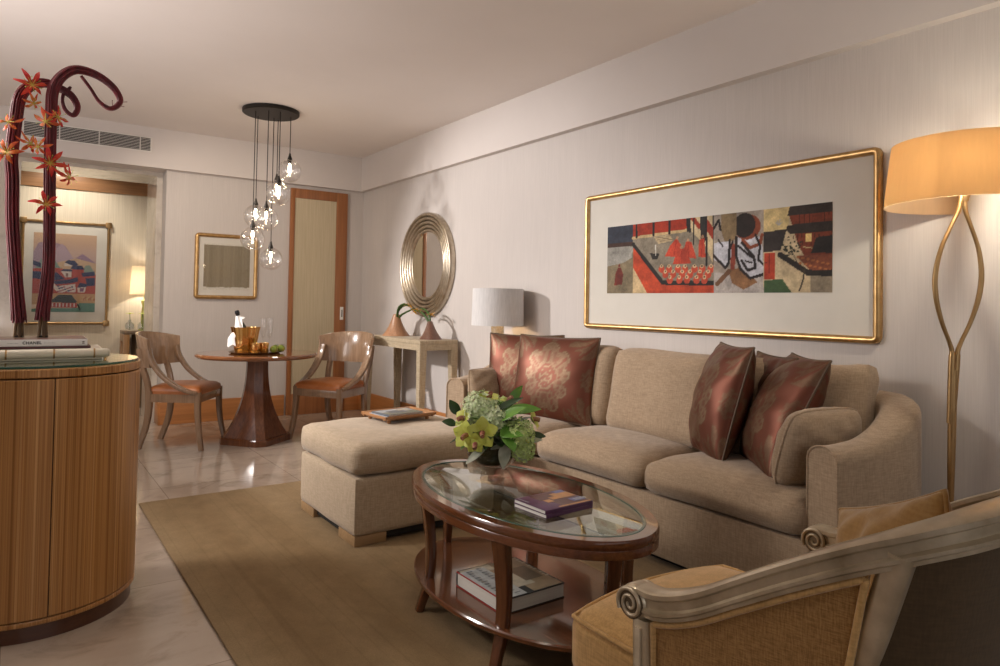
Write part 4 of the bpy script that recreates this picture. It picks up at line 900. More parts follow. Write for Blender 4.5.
Mk2=Mk @ Matrix.Translation((.01,-.005,.0105)) @ Matrix.Rotation(math.radians(4),4,'Z')
t=book('magazine','upper magazine with grey landscape cover on the ottoman tray',Mk2,.24,.18,.009,(p_slate,m_paper),'x-',.0008,'magazines on the ottoman tray','magazine')
top_art(t,Mk2,.009,[(-.11,.11,-.08,.0,p_green),(-.11,.11,.0,.08,p_pale),(-.06,.05,-.04,.04,p_slate),(.02,.10,.02,.07,p_cream)])

# ------------------------------------------------------------------ oval coffee table
CX,CY,CZT=1.612,2.106,.482; EA,EB=.622,.337
ct=thing('coffee_table','oval dark wood coffee table with inset glass top and lower shelf','coffee table',(CX,CY,.0145))
def oval_ring(ro,ri,z0,z1,bev=.006,n=96):
    """ring between two ellipses given as (semi-y, semi-x)"""
    v=[];f=[]
    prof=[(ri,z0),(ro,z0,-.003),(ro,z0+bev),(ro,z1-bev),(ro,z1,-bev*.7),(ri,z1)]
    for k in range(n):
        a=2*PI*k/n
        for q in prof:
            off=q[2] if len(q)>2 else 0; v.append((CX+(q[0][1]+off)*sin(a),CY+(q[0][0]+off)*cos(a),q[1]))
    m=len(prof)
    for k in range(n):
        j=(k+1)%n
        for i in range(m): f.append((k*m+i,j*m+i,j*m+(i+1)%m,k*m+(i+1)%m))
    return v,f
link('top_ring',mb(oval_ring((EA,EB),(EA-.046,EB-.043),CZT-.030,CZT,.008)),m_cofw,ct,35)
link('apron',mb(oval_ring((EA-.0015,EB-.0015),(EA-.035,EB-.035),CZT-.060,CZT-.0302,.002)),m_cofw,ct,35)
link('glass_top',mb(lathe([(0,CZT-.011),(1,CZT-.011),(1,CZT-.003),(.955,CZT+.001),(0,CZT+.001)],96,(CX,CY,0),EB-.0445,EA-.0475)),m_tint,ct,25)
b=mb(oval_ring((EA-.0466,EB-.0436),(EA-.056,EB-.053),CZT-.012,CZT+.0013,.001)); link('glass_edge',b,m_glassedge,ct,30)
legs=[(0,.565),(-.062,-.565),(-.288,.240),(-.288,-.262),(.286,.262),(.285,-.315)]
for lx,ly in legs:
    d=Vector((lx/EB**2,ly/EA**2,0)).normalized(); base=Vector((CX+lx,CY+ly,0))
    p=[base+d*o+Vector((0,0,z)) for z,o in ((CZT-.045,-.006),(.33,-.022),(.22,-.030),(.12,-.020),(.05,.002),(.0145,.014))]
    link('leg',clampz(sweep(spline(p,5),lambda q:rrect(.038-.010*q,(.062 if abs(lx)>.1 else .048)-.026*min(1,q*1.25),.006,2),(-d.y,d.x,0)),.0146),m_cofl,ct)
link('shelf',mb(lathe([(0,.121),(1,.121),(1.012,.126),(1.012,.137),(1,.142),(0,.142)],96,(CX,CY,0),.335,.560)),m_cofw,ct,30)

# book on the shelf
Ms=Matrix.Translation((1.525,2.055,.1426)) @ Matrix.Rotation(math.radians(0),4,'Z')
t=book('book','large art book with red edged white pages lying on the coffee table shelf',Ms,.275,.30,.052,(m_ink,m_paper),'y+',.0035)
link('red_boards',mb(tr(box(-.1378,-.134,-.15,.15,.0486,.0522),Ms),tr(box(-.1378,-.134,-.15,.15,-.0002,.0034),Ms)),p_red,t,0)
pat=[(-.13,.0,.03,.145,p_tan),(-.13,.0,.09,.145,p_cream),(-.135,-.03,-.145,.13,p_pale),(.0,.13,-.145,.145,p_tan),(-.03,.05,-.09,.02,p_cream),(.03,.11,-.06,.06,p_brown),(.06,.13,-.145,-.06,p_tan)]
for k in range(26):
    yy=-.135+.0102*k; ww=.012+.018*((k*37)%10)/10
    pat.append((-.118+.05*(k%2),-.118+.05*(k%2)+ww,yy,yy+.0055,p_slate))
for k in range(12):
    yy=.125-.018*k; pat.append((.112,.122+.004*(k%2),yy,yy+.010 if k%4 else yy+.002,p_cream))
top_art(t,Ms,.052,pat)
# two magazines on the glass
Mg=Matrix.Translation((1.585,1.885,CZT+.0015)) @ Matrix.Rotation(math.radians(3),4,'Z')
g='magazines on the coffee table'
book('magazine','lower of two purple magazines lying on the coffee table glass',Mg,.222,.172,.0125,(p_purple,m_paper),'y-',.0008,g,'magazine')
Mg2=Mg @ Matrix.Translation((.002,.002,.013)) @ Matrix.Rotation(math.radians(-1.5),4,'Z')
t=book('magazine','upper magazine with purple and orange city cover on the coffee table glass',Mg2,.222,.172,.0125,(p_purple,m_paper),'y-',.0008,g,'magazine')
pat=[(-.02,.108,-.083,.03,p_maroon),(-.05,.05,.01,.080,p_maroon),(.0,.108,.0,.03,p_orange),(.03,.108,.03,.06,p_orange),(.06,.108,.055,.083,p_blue),(-.04,-.01,-.02,.01,p_orange),(.05,.106,-.055,-.02,p_blue),(-.04,.108,-.083,-.072,p_orange)]
for k in range(6): pat.append((.066+.009*k,.072+.009*k,-.048,-.026-.004*(k%2),p_pale))
for k in range(5): pat.append((-.103,-.096,.065-.012*k,.073-.012*k,p_pale))
top_art(t,Mg2,.0125,pat)

# footed glass bowl of green flowers
bx,by,bz=1.628,2.325,CZT+.0015
fl=thing('flower_bowl','footed glass bowl packed with green orchids hydrangea and leaves on the coffee table','flowers',(bx,by,bz))
m_bowl=glassy('smoky_bowl_glass',(.80,.77,.74),1.5)
link('bowl',mb(lathe([(0,.0),(.050,0),(.051,.004),(.048,.008),(.047,.040),(.060,.050),(.088,.070),(.108,.105),(.118,.155),(.115,.155),(.104,.107),(.084,.074),(.055,.056),(.03,.052),(0,.050)],48,(bx,by,bz))),m_bowl,fl,60)
m_leafd=solid('dark_leaf',(.030,.075,.018),.35,c2=(.018,.05,.012),scale=(20,20,20)); m_leafg=solid('fresh_leaf',(.17,.36,.05),.35,c2=(.10,.26,.035),scale=(20,20,20)); m_leafs=solid('silvery_leaf',(.46,.48,.38),.5,c2=(.30,.33,.25),scale=(30,30,30))
m_orch=solid('lime_orchid',(.56,.62,.08),.45,c2=(.66,.72,.16),scale=(40,40,40)); m_orchc=solid('orchid_lip',(.45,.24,.13),.45,c2=(.25,.05,.05),scale=(90,90,90)); m_hyd=solid('pale_green_floret',(.60,.74,.38),.6,c2=(.76,.85,.60),scale=(60,60,60)); m_hyd2=solid('fresh_green_floret',(.50,.68,.20),.6,c2=(.66,.80,.36),scale=(60,60,60)); m_moss=solid('dark_stems',(.035,.05,.02),.6,c2=(.09,.10,.05),scale=(60,60,60))
# packed stems and leaves pressed inside the bowl
link('packed_leaves',mb(lathe([(0,.056),(.03,.058),(.066,.070),(.090,.096),(.106,.145),(.08,.175),(0,.185)],32,(bx,by,bz))),m_moss,fl,60)
def leaf(c,d,upv,L,wd,curl=.3,fold=.15,n=10):
    c=Vector(c); d=Vector(d).normalized(); s=d.cross(Vector(upv)).normalized(); u=s.cross(d); v=[];f=[]
    for i in range(n+1):
        t=i/n; wi=wd*max(.02,sin(PI*min(1,.04+.96*t)))**.8*(1-.25*t); p=c+d*L*t-u*curl*L*t*t
        v+= [tuple(p-s*wi+u*fold*wi),tuple(p-s*wi*.5+u*fold*wi*.25),tuple(p),tuple(p+s*wi*.5+u*fold*wi*.25),tuple(p+s*wi+u*fold*wi)]
    o=len(v); v+= [(x,y,z-.0009) for x,y,z in v]
    for i in range(n):
        for k in range(4):
            a=i*5+k; f.append((a,a+1,a+6,a+5)); f.append((o+a,o+a+5,o+a+6,o+a+1))
    for i in range(n):
        a=i*5; f.append((a,a+5,o+a+5,o+a)); a=i*5+4; f.append((a,o+a,o+a+5,a+5))
    for k in range(4): f.append((k,o+k,o+k+1,k+1)); a=n*5+k; f.append((a,a+1,o+a+1,o+a))
    return v,f
VR=Vector((.826,-.563,0)); VF=Vector((-.563,-.826,0)); VU=Vector((0,0,1))     # to the right, towards the camera, up: directions for composing the bouquet
bc=Vector((bx,by,bz+.205))
def at(r,f,u): return bc+VR*r+VF*f+VU*u
for k in range(46):
    a=2*PI*k/46*5.0; el=random.uniform(-.15,.75); d=VR*cos(a)*cos(el)+VF*sin(a)*cos(el)+VU*sin(el)
    link('leaf',mb(leaf(bc+d*.07-VU*.03,d+VU*.2,VU if abs(d.z)<.8 else VF,random.uniform(.075,.115),random.uniform(.022,.034),random.uniform(.1,.5))),(m_leafd,m_leafg,m_leafd)[k%3],fl,70)
for r,f,u,dr,df,du,L,w,m in ((.02,.10,.05,.6,.4,.5,.13,.030,m_leafg),(.04,.10,.03,.3,.6,-.5,.12,.036,m_leafg),(.05,.06,.08,.9,.1,.2,.14,.032,m_leafg),(.0,.08,.08,.8,.1,.55,.13,.020,m_leafd),(.02,.11,.0,.7,.5,.15,.11,.030,m_leafg),(-.15,.03,.02,-.8,.2,.3,.06,.024,m_leafd),(-.14,.02,.06,-.5,.1,.7,.07,.024,m_leafd),
    (-.03,.115,-.055,-.55,.1,-.35,.10,.020,m_leafs),(.05,.11,-.03,-.1,.25,-.95,.105,.028,m_leafs),(.075,.10,-.03,.55,.3,-.75,.10,.026,m_leafs),(.10,.06,-.05,.8,.2,.3,.10,.022,m_leafs),(.15,.0,-.03,.8,-.1,.1,.07,.024,m_leafd),(.06,-.02,.10,.6,-.2,.7,.10,.022,m_leafg),(-.01,.118,-.06,.75,.1,.35,.10,.014,m_leafs)):
    d=VR*dr+VF*df+VU*du; link('leaf',mb(leaf(at(r,f,u),d,VF if abs(du)>.6 else VU*.8+VF*.6,L,w,.18)),m,fl,70)
for k in range(26):
    a=2.399*k; el=random.uniform(.05,1.1); d=VR*cos(a)*cos(el)+VF*sin(a)*cos(el)+VU*sin(el)
    link('leaf',mb(leaf(bc+d*.085-VU*.02,d*.7+VU*.3+VR*random.uniform(-.5,.5),VF if abs(d.z)>.7 else VU,random.uniform(.05,.075),random.uniform(.016,.024),random.uniform(.1,.6))),(m_leafg,m_leafd,m_leafg)[k%3],fl,70)
def orchid(c,nrm,R):
    nrm=Vector(nrm).normalized(); a=nrm.cross(VU).normalized(); u=a.cross(nrm); b=MB()
    for k in range(5):
        th=2*PI*k/5+PI/2; d=a*cos(th)+u*sin(th); s=d.cross(nrm); 
        b.add(sweep([Vector(c)+d*R*q+nrm*(.010*sin(PI*q)+(.30*R*q*q)) for q in (0,.25,.5,.75,1)],lambda t:[(R*.46*max(.10,sin(PI*(.10+.88*t))),0),(0,.0012),(-R*.46*max(.10,sin(PI*(.10+.88*t))),0),(0,-.0012)],nrm))
    o=link('orchid',b,m_orch,fl,80)
    link('orchid_lip',mb(sweep([Vector(c)+nrm*.004,Vector(c)+nrm*.02-u*.004,Vector(c)+nrm*.034-u*.014],lambda t:circ(.013*(1-.35*t),9,.010))),m_orchc,o,80)
for r,f,u,n_,R in ((-.105,.095,-.010,(-.5,.85,.15),.058),(-.045,.122,.005,(.05,1,.15),.064),(-.115,.06,.05,(-.7,.6,.35),.046),(-.02,.03,.125,(.1,.3,1),.045),(.155,.01,.04,(.9,.2,.4),.050),(-.07,.13,-.03,(-.1,.95,-.2),.044),(.06,-.03,.10,(.2,.2,1),.04)):
    orchid(at(r,f,u),VR*n_[0]+VF*n_[1]+VU*n_[2],R)
def hydrangea(c,R,m,n,seed,sq=(1,1,1)):
    rr=random.Random(seed); b=MB(); c=Vector(c)
    b.add(lathe([(0,-R*.6),(R*.42,-R*.42),(R*.6,0),(R*.42,R*.42),(0,R*.6)],14,tuple(c)))
    for k in range(n):
        z=1-2*(k+.5)/n; rho=math.sqrt(1-z*z); ph=k*2.39996
        d=Vector((rho*cos(ph)*sq[0],rho*sin(ph)*sq[1],z*sq[2])); p=c+d*R*rr.uniform(.74,1.12); d=(d.normalized()+Vector((rr.uniform(-.5,.5),rr.uniform(-.5,.5),rr.uniform(-.5,.5)))).normalized()
        a=d.orthogonal().normalized(); e=d.cross(a); rot=rr.uniform(0,PI)
        for q in range(4):
            th=rot+q*PI/2; t1=a*cos(th)+e*sin(th); t2=d.cross(t1); s=.0072
            b.add(([tuple(p),tuple(p+t1*s*.7+t2*s*.55+d*.001),tuple(p+t1*s*1.4+d*.002),tuple(p+t1*s*.7-t2*s*.55+d*.001)],[(0,1,2,3)]))
    link('hydrangea',b,m,fl,0)
hydrangea(at(-.055,.04,.085),.072,m_hyd,360,1); hydrangea(at(.005,.075,.055),.052,m_hyd,260,2); hydrangea(at(.100,.085,-.010),.066,m_hyd2,330,3); hydrangea(at(.118,.09,-.065),.046,m_hyd2,230,4); hydrangea(at(.03,-.05,.06),.06,m_hyd2,180,5)
# ------------------------------------------------------------------ table lamp on its side table in the corner behind the sofa
SX,SY=2.975,4.215
t=thing('side_table','small round dark wood side table in the corner behind the sofa arm','side table',(SX,SY,0))
link('table_top',mb(lathe([(0,.665),(.120,.665),(.127,.672),(.127,.688),(.122,.695),(0,.695)],48,(SX,SY,0))),m_mahogt,t,30)
link('column',mb(lathe([(0,0),(.11,0),(.11,.02),(.05,.035),(.03,.06),(.028,.30),(.035,.6),(.06,.665),(0,.665)],32,(SX,SY,0))),m_mahog,t,40)
t=thing('table_lamp','white drum shaded table lamp in the corner behind the end of the sofa','lamp',(SX,SY,.696))
m_shadew=shade_cloth('white_lamp_shade',(.74,.73,.73),.10); m_cer=solid('ivory_ribbed_glass',(.72,.62,.46),.25,c2=(.58,.47,.31),scale=(60,60,60))
link('lamp_shade',mb(lathe([(.196,1.040),(.190,1.315),(.187,1.315),(.193,1.040)],56,(SX,SY,0))),m_shadew,t,40)
link('shade_ring',mb(lathe([(0,1.29),(.188,1.292),(.188,1.296),(0,1.298)],40,(SX,SY,0))),solid('shade_diffuser',(.7,.68,.64),.8),t,30)
link('base',mb(ribbed([(0,.697),(.075,.697),(.075,.715),(.05,.722),(.05,.94),(.055,.945),(.055,.955),(.047,.957),(.047,1.035),(.012,1.04),(.008,1.2),(0,1.2)],(SX,SY,0),8,.06,64)),m_cer,t,45)

# ------------------------------------------------------------------ floor lamp
LX,LY=2.90,1.132
LS=Vector((.826,-.563,0)).normalized()*.058; HX,HY=LX+LS.x,LY+LS.y
t=thing('floor_lamp','tall bronze floor lamp with a looped stem and wide tan drum shade','floor lamp',(LX,LY,0))
link('base',mb(lathe([(0,0),(.145,0),(.15,.006),(.15,.018),(.14,.024),(.03,.03),(.018,.05),(0,.05)],48,(LX,LY,0))),m_bronze,t,40)
b=MB(); b.add(tube([(LX,LY,.04),(LX+.001,LY,.3),(LX-.001,LY,.55),(LX+LS.x*.15,LY+LS.y*.15,.98)],lambda q:.0125+.002*sin(9*q),12,smooth=5))
link('stem',b,m_bronze,t,60)
# two branches spreading in the plane that faces the room, meeting under the shade
DR=Vector((.826,-.563,0)).normalized()
for s in (-1,1):
    p=[Vector((LX,LY,.78))+DR*(s*.004)]
    for z,o in ((.98,.008),(1.045,.010),(1.09,.024),(1.16,.054),(1.25,.080),(1.34,.088),(1.44,.071),(1.53,.036),(1.585,.014),(1.65,.004)):
        k=1.0 if s>0 else 1.02; p.append(Vector((LX,LY,z))+DR*(s*o*k)+LS*(.75*(z-.78)/.85))
    link('branch',mb(tube(p,lambda q:.0086+.003*(q<.2)+.0012*sin(14*q),10,smooth=5)),m_bronze,t,60)
link('lamp_holder',mb(lathe([(0,1.62),(.012,1.62),(.018,1.64),(.018,1.68),(0,1.68)],20,(HX-.006,HY+.004,0))),m_bronze,t)
link('bulb',mb(lathe([(0,1.68),(.012,1.68),(.024,1.71),(.028,1.735),(.022,1.76),(0,1.77)],20,(HX,HY,0))),emit('warm_bulb',(1,.70,.38),14),t,80)
m_shade=shade_cloth('tan_silk_shade',(.60,.46,.31),.62,90,(.88,.66,.40)); m_shadein=None
ex,ey=1.0,1.0
link('lamp_shade',mb(lathe([(.276,1.606),(.250,1.842),(.246,1.842),(.272,1.606)],72,(HX,HY,0),ex,ey)),m_shade,t,40)
link('shade_spider',mb(*[tube([Vector((HX,HY,1.825)),Vector((HX+.248*cos(a),HY+.248*sin(a),1.835))],.003,6) for a in (0.3,2.4,4.5)],tube([(HX,HY,1.67),(HX,HY,1.83)],.004,6)),m_bronze,t)

# ------------------------------------------------------------------ oval cabinet in the foreground
KX,KY,KA,KB=.098,3.238,.348,.350; KT=.945
cb=thing('round_cabinet','round striped veneer cabinet with curved doors and glass top at the picture edge','cabinet',(KX,KY,0))
def zebra():
    m,nt,out=new('striped_veneer'); p=pbsdf(nt,out,.36,0,.4,.08)
    n=noise(nt,coords(nt,(75,75,.2)),1.0,2,.6); n2=noise(nt,coords(nt,(120,120,1.2)),1.0,3); n3=noise(nt,coords(nt,(7,7,.4)),1.0,2)
    a=ramp(nt,n,[(.34,(.30,.125,.034)),(.45,(.52,.26,.085)),(.54,(.36,.16,.045)),(.66,(.64,.36,.14))]); b=ramp(nt,n2,[(.3,(.88,.88,.88)),(.7,(1.08,1.08,1.08))]); c=ramp(nt,n3,[(.3,(.86,.84,.82)),(.7,(1.08,1.08,1.08))])
    nt.links.new(mixc(nt,1.0,mixc(nt,1.0,a,b,'MULTIPLY'),c,'MULTIPLY'),p.inputs['Base Color']); return m
m_cab=zebra(); m_plinth=wood('dark_red_plinth',(.10,.034,.014),(.07,.022,.009),'x',1,.3,.3)
def arc_shell(a0,a1,z0,z1,off=0.0,th=.018,n=40,bev=.003):
    v=[];f=[]
    prof=[(-th,z0),(-bev,z0),(0,z0+bev),(0,z1-bev),(-bev,z1),(-th,z1)]
    for i in range(n+1):
        a=math.radians(a0+(a1-a0)*i/n); nx,ny=cos(a)/KA,sin(a)/KB; L=math.hypot(nx,ny); nx/=L; ny/=L
        for o,z in prof: v.append((KX+KA*cos(a)+nx*(o+off),KY+KB*sin(a)+ny*(o+off),z))
    m=len(prof)
    for i in range(n):
        for k in range(m): f.append((i*m+k,(i+1)*m+k,(i+1)*m+(k+1)%m,i*m+(k+1)%m))
    f.append(tuple(range(m))); f.append(tuple(range(n*m,(n+1)*m))[::-1]); return v,f
link('carcass',mb(lathe([(0,.06),(.965,.06),(.965,KT-.035),(0,KT-.035)],72,(KX,KY,0),KA,KB)),m_dark,cb,30)
link('plinth',mb(lathe([(0,0),(.962,0),(.962,.062),(0,.062)],72,(KX,KY,0),KA,KB)),m_plinth,cb,30)
link('bottom_band',mb(arc_shell(-180,180,.056,.074,-.001,.02,110)),m_cab,cb,35)
link('door',mb(arc_shell(-83.9,-8,.078,KT-.036)),m_cab,cb,35)
link('door',mb(arc_shell(-165,-84.5,.078,KT-.036)),m_cab,cb,35)
link('side_panel',mb(arc_shell(-7.5,194.5,.078,KT-.036,0,.018,80)),m_cab,cb,35)
link('cabinet_top',mb(lathe([(0,KT-.032),(.985,KT-.032),(1.0,KT-.028),(1.0,KT-.004),(.99,KT),(0,KT)],110,(KX,KY,0),KA,KB)),m_cab,cb,30)
b=mb(lathe([(0,KT+.0005),(.965,KT+.0005),(.975,KT+.003),(.975,KT+.008),(.968,KT+.0105),(0,KT+.0105)],110,(KX,KY,0),KA,KB))
m_topglass=None
link('glass_top',b,glassy('cabinet_top_glass',(.72,.84,.78),1.55),cb,30)
link('glass_rim',mb(arc_shell(-180,180,KT+.002,KT+.009,-.0085,.004,110,.001)),m_glassedge,cb,35)

# books on the cabinet
zc=KT+.0112
m_album=solid('ivory_album',(.74,.68,.56),.35,c2=(.66,.60,.48),scale=(12,60,60))
Ma=Matrix.Translation((.096,3.28,zc)) @ Matrix.Rotation(math.radians(-1.5),4,'Z')
t=thing('album','thick ivory album with gold banded rolled spine, lowest on the cabinet','book',(.088,3.285,zc))
link('cover',mb(tr(box(-.23,.208,-.135,.14,0,.007,.002),Ma),tr(box(-.23,.208,-.125,.14,.034,.041,.002),Ma)),m_album,t)
link('pages',mb(tr(box(-.22,.20,-.12,.135,.007,.034),Ma)),m_paper,t,0)
sp=[(-.24,-.135,.029),(.225,-.135,.029)]
link('rolled_spine',mb(tr(lathe([(0,-.24),(.014,-.24),(.0175,-.236),(.0175,.218),(.015,.228),(.008,.232),(0,.233)],24),Ma @ Matrix.Translation((0,-.136,.0245)) @ Matrix.Rotation(PI/2,4,'Y'))),m_album,t,50)
for x in (-.105,.045,.178): link('gold_band',mb(tr(lathe([(.0172,-.003),(.0186,-.003),(.0186,.003),(.0172,.003)],24,(0,0,x)),Ma @ Matrix.Translation((0,-.136,.0245)) @ Matrix.Rotation(PI/2,4,'Y'))),m_bronze,t,50)
Mb2=Matrix.Translation((.085,3.30,zc+.0428)) @ Matrix.Rotation(math.radians(-2),4,'Z')
t=book('book','thin paperback with dark floral cover between the white book and the ivory album',Mb2,.36,.25,.008,(p_maroon,m_paper),'y-',.001)
pat=[]
for k in range(22):
    x=-.17+.0155*k; pat.append((x,x+.010,-.12+.01*(k%3),-.10+.01*(k%2),(p_green,p_red,p_slate,p_pale)[(k*7)%4]))
top_art(t,Mb2,.008,pat,'floral_print')
Mc=Matrix.Translation((.053,3.315,zc+.052)) @ Matrix.Rotation(math.radians(-1.5),4,'Z')
zt_=zc+.052
t=thing('book','white spined fashion book on top of the stack on the cabinet','book',(.053,3.315,zt_))
bw,bd,bh=.40,.27,.026
link('cover',mb(tr(box(-bw/2,bw/2-.0,-bd/2,bd/2,0,.003,.0006),Mc),tr(box(-bw/2,bw/2,-bd/2,bd/2,bh-.003,bh,.0006),Mc),tr(box(-bw/2,bw/2,-bd/2-.001,-bd/2+.004,0,bh,.001),Mc)),m_whitebook,t)
link('pages',mb(tr(box(-bw/2+.003,bw/2-.003,-bd/2+.004,bd/2-.004,.003,bh-.003),Mc)),m_paper,t,0)
top_art(t,Mc,bh,[(-.095,bw/2-.002,-bd/2+.001,bd/2-.002,p_maroon),(-.09,.12,-.05,.10,p_brown)])
def lettering(text,size,M,mat,parent,name):
    cu=bpy.data.curves.new(name,'FONT'); cu.body=text; cu.size=size; cu.align_x='CENTER'; cu.align_y='CENTER'; cu.extrude=.0002; cu.space_character=1.12
    cu.offset=.0006; tmp=bpy.data.objects.new('lettering_curve',cu); C.objects.link(tmp); dg=bpy.context.evaluated_depsgraph_get(); me=bpy.data.meshes.new_from_object(tmp.evaluated_get(dg)); bpy.data.objects.remove(tmp); bpy.data.curves.remove(cu); me.materials.clear(); me.materials.append(mat)
    o=bpy.data.objects.new(name,me); C.objects.link(o); o.parent=parent; o.matrix_local=W[parent.name].inverted() @ M; W[o.name]=W[parent.name]; return o
Msp=Mc @ Matrix.Translation((0,-bd/2-.0013,bh/2)) @ Matrix.Rotation(PI/2,4,'X')
for k,off in enumerate((-.0003,.0,.0003)):
    pass
l=lettering('CHANEL',.0145,Msp @ Matrix.Translation((.018,0,0)),m_ink,t,'spine_lettering')
# small faint lines of print left and right of the title, and the round black emblem at the spine end
b=MB()
for x0,x1 in ((-.058,-.024),(.056,.094)):
    n=9
    for k in range(n):
        x=x0+(x1-x0)*k/n; h=.0018 if k%3 else .0026; b.add(tr(box(x,x+.0022,-.0016,-.0016+h,-.0001,.0002),Msp))
link('small_print',b,m_inkl,t,0)
b=MB()
for s in (-1,1):
    arc=[(s*.0022-s*.0042*cos(a),.0042*sin(a),.0002) for a in [math.radians(-130+260*k/20) for k in range(21)]]
    b.add(tr(sweep(arc,rrect(.0016,.0006,.0002,1),(0,0,1)),Msp @ Matrix.Translation((.186,0,0))))
link('emblem',b,m_ink,t,0)

# twig bundles with flame lilies
m_twig=solid('red_twig',(.20,.012,.022),.45,c2=(.085,.008,.014),scale=(60,60,9)); m_stub=solid('twig_stub',(.20,.12,.05),.7,c2=(.10,.06,.03),scale=(40,40,10))
m_pet=solid('flame_petal',(.74,.022,.025),.45,c2=(.82,.10,.03),scale=(45,45,45),lo=.45,hi=.68); m_ped=solid('orange_petal',(.80,.22,.03),.45,c2=(.72,.05,.02),scale=(50,50,50)); m_petr=solid('yellow_petal_edge',(.72,.55,.10),.45)
B1=[(0.024, 1.033), (0.026, 1.102), (0.014, 1.245), (-0.006, 1.498), (-0.011, 1.669), (-0.017, 1.761), (-0.007, 1.906), (0.004, 2.001), (0.034, 2.051), (0.083, 2.076), (0.134, 2.065), (0.178, 2.043), (0.202, 1.999), (0.188, 1.961), (0.158, 1.982), (0.149, 2.033), (0.177, 2.078)]
B2=[(0.104, 1.032), (0.102, 1.102), (0.118, 1.3), (0.117, 1.518), (0.113, 1.684), (0.111, 1.822), (0.111, 1.952), (0.114, 2.039), (0.14, 2.105), (0.19, 2.147), (0.259, 2.143), (0.322, 2.107), (0.355, 2.059), (0.348, 2.025), (0.317, 2.006), (0.277, 2.03), (0.245, 2.078), (0.21, 2.124)]
ztop=zt_+bh+.001
def bundle(label,B,yoff,R0,n,seed,lilies):
    rr=random.Random(seed); x0=B[0][0]; t=thing('twig_sculpture',label,'flowers',(x0,YB+yoff,ztop),0,'twig bundles with lilies')
    sp=spline([(x,YB+yoff,z) for x,z in B],10); sp=[p for p in sp if p.z>ztop+.055]
    F=frames(sp); m=len(sp); b=MB()
    for k in range(n):
        a0=2.399*k; r0=math.sqrt((k+.5)/n); tw=rr.uniform(-.5,.5); st=rr.randint(0,2); en=m if rr.random()<.35 else int(m*rr.uniform(.80,.99)); q=[]
        for i in range(st,en,2):
            u=i/(m-1); taper=1.0 if u<.40 else max(.20,1-.95*(u-.40)/.6*1.0); splay=1+.30*max(0,1-u/.10)**1.5
            rad=R0*r0*taper*splay; a=a0+tw*u*3
            q.append(sp[i]+F[i][0]*rad*cos(a)+F[i][1]*rad*sin(a))
        if len(q)>3: b.add(tube(q,(.0030,.0036,.0041)[k%3],5))
    for k in range(5):   # a few loose tips
        i=int(m*rr.uniform(.45,.95)); d=(F[i][0]*rr.uniform(-1,1)+F[i][1]*rr.uniform(-1,1)).normalized(); b.add(tube([sp[i]+d*R0*.4,sp[i]+d*(R0*.6+.02)+Vector((.01,0,.012))],.0013,4))
    link('twig_bundle',b,m_twig,t,80)
    b=MB()
    for k in range(5):
        a=2*PI*k/5; b.add(tube([(x0+.014*cos(a),YB+yoff+.014*sin(a),ztop),(x0+.009*cos(a),YB+yoff+.009*sin(a),ztop+.085)],.0062,7))
    link('stub',b,m_stub,t,60)
    link('foot',mb(lathe([(0,0),(.017,0),(.019,.003),(.016,.006),(0,.008)],24,(x0,YB+yoff,ztop))),m_dark,t,40)
    for x,z,sz,face,mt,back in lilies:
        c=Vector((x,YB+yoff-R0*1.05-.008,z)); nrm=Vector((face[0],-1,face[1])).normalized(); a=nrm.cross(Vector((0,0,1))).normalized(); u=a.cross(nrm); b=MB(); r1=rr.uniform(0,1)
        for k in range(6):
            th=2*PI*k/6+r1; d=a*cos(th)+u*sin(th); L=sz*rr.uniform(.85,1.15); bk=back*rr.uniform(.6,1.3); wv=rr.uniform(-.2,.2); sd=d.cross(nrm)
            pts=[c+d*L*(q-.15*q*q*abs(bk))+nrm*(.25*L*sin(PI*q*.9)*(1 if bk<.6 else -.4)-bk*L*.45*q*q)+sd*(wv*L*q*q)+Vector((0,0,bk*L*.35*q*q)) for q in (0,.2,.4,.6,.8,1)]
            b.add(sweep(pts,lambda s:[(L*.135*max(.10,sin(PI*(.08+.88*s)**1.15)),.002*sin(20*s)),(0,.0012),(-L*.135*max(.10,sin(PI*(.08+.88*s)**1.15)),-.002*sin(20*s)),(0,-.0012)],nrm),0)
            b.add(sweep([p+nrm*.0012 for p in pts[:3]],lambda s:[(L*.05*(1-.9*s),0),(0,.0014),(-L*.05*(1-.9*s),0),(0,-.0008)],nrm),1)
        o=link('lily',b,(mt,m_petr),t,80)
        b=MB()
        for k in range(6):
            th=2*PI*k/6+r1+.5; d=a*cos(th)+u*sin(th); b.add(tube([c,c+d*sz*.25+nrm*sz*.2,c+d*sz*.5+nrm*sz*.26],.0008,4)); b.add(tube([c+d*sz*.48+nrm*sz*.25,c+d*sz*.54+nrm*sz*.28],.0018,5))
        link('stamens',b,m_lilyg,o,80)
    return t
YB=3.345
bundle('left red twig bundle with a small top curl and flame lilies on the books',B1,.03,.0215,52,3,
  [(.042,2.050,.062,(.2,.2),m_pet,.4),(.050,1.98,.042,(.5,-.4),m_ped,.9),(-.031,1.889,.055,(-.5,.5),m_ped,.9),(-.032,1.768,.062,(-.4,.1),m_ped,.6),(.044,1.815,.055,(.6,.4),m_ped,1.0)])
bundle('right red twig bundle with a long hooked top and flame lilies on the books',B2,.0,.020,52,8,
  [(.132,1.932,.055,(.5,.3),m_pet,.9),(.092,1.906,.058,(-.4,-.2),m_ped,1.0),(.110,1.738,.062,(0,.1),m_pet,.15),(.178,1.690,.055,(.9,-.1),m_pet,1.0),(.103,1.570,.062,(0,.35),m_pet,.25),(.068,1.80,.048,(-.5,.2),m_ped,.9)])

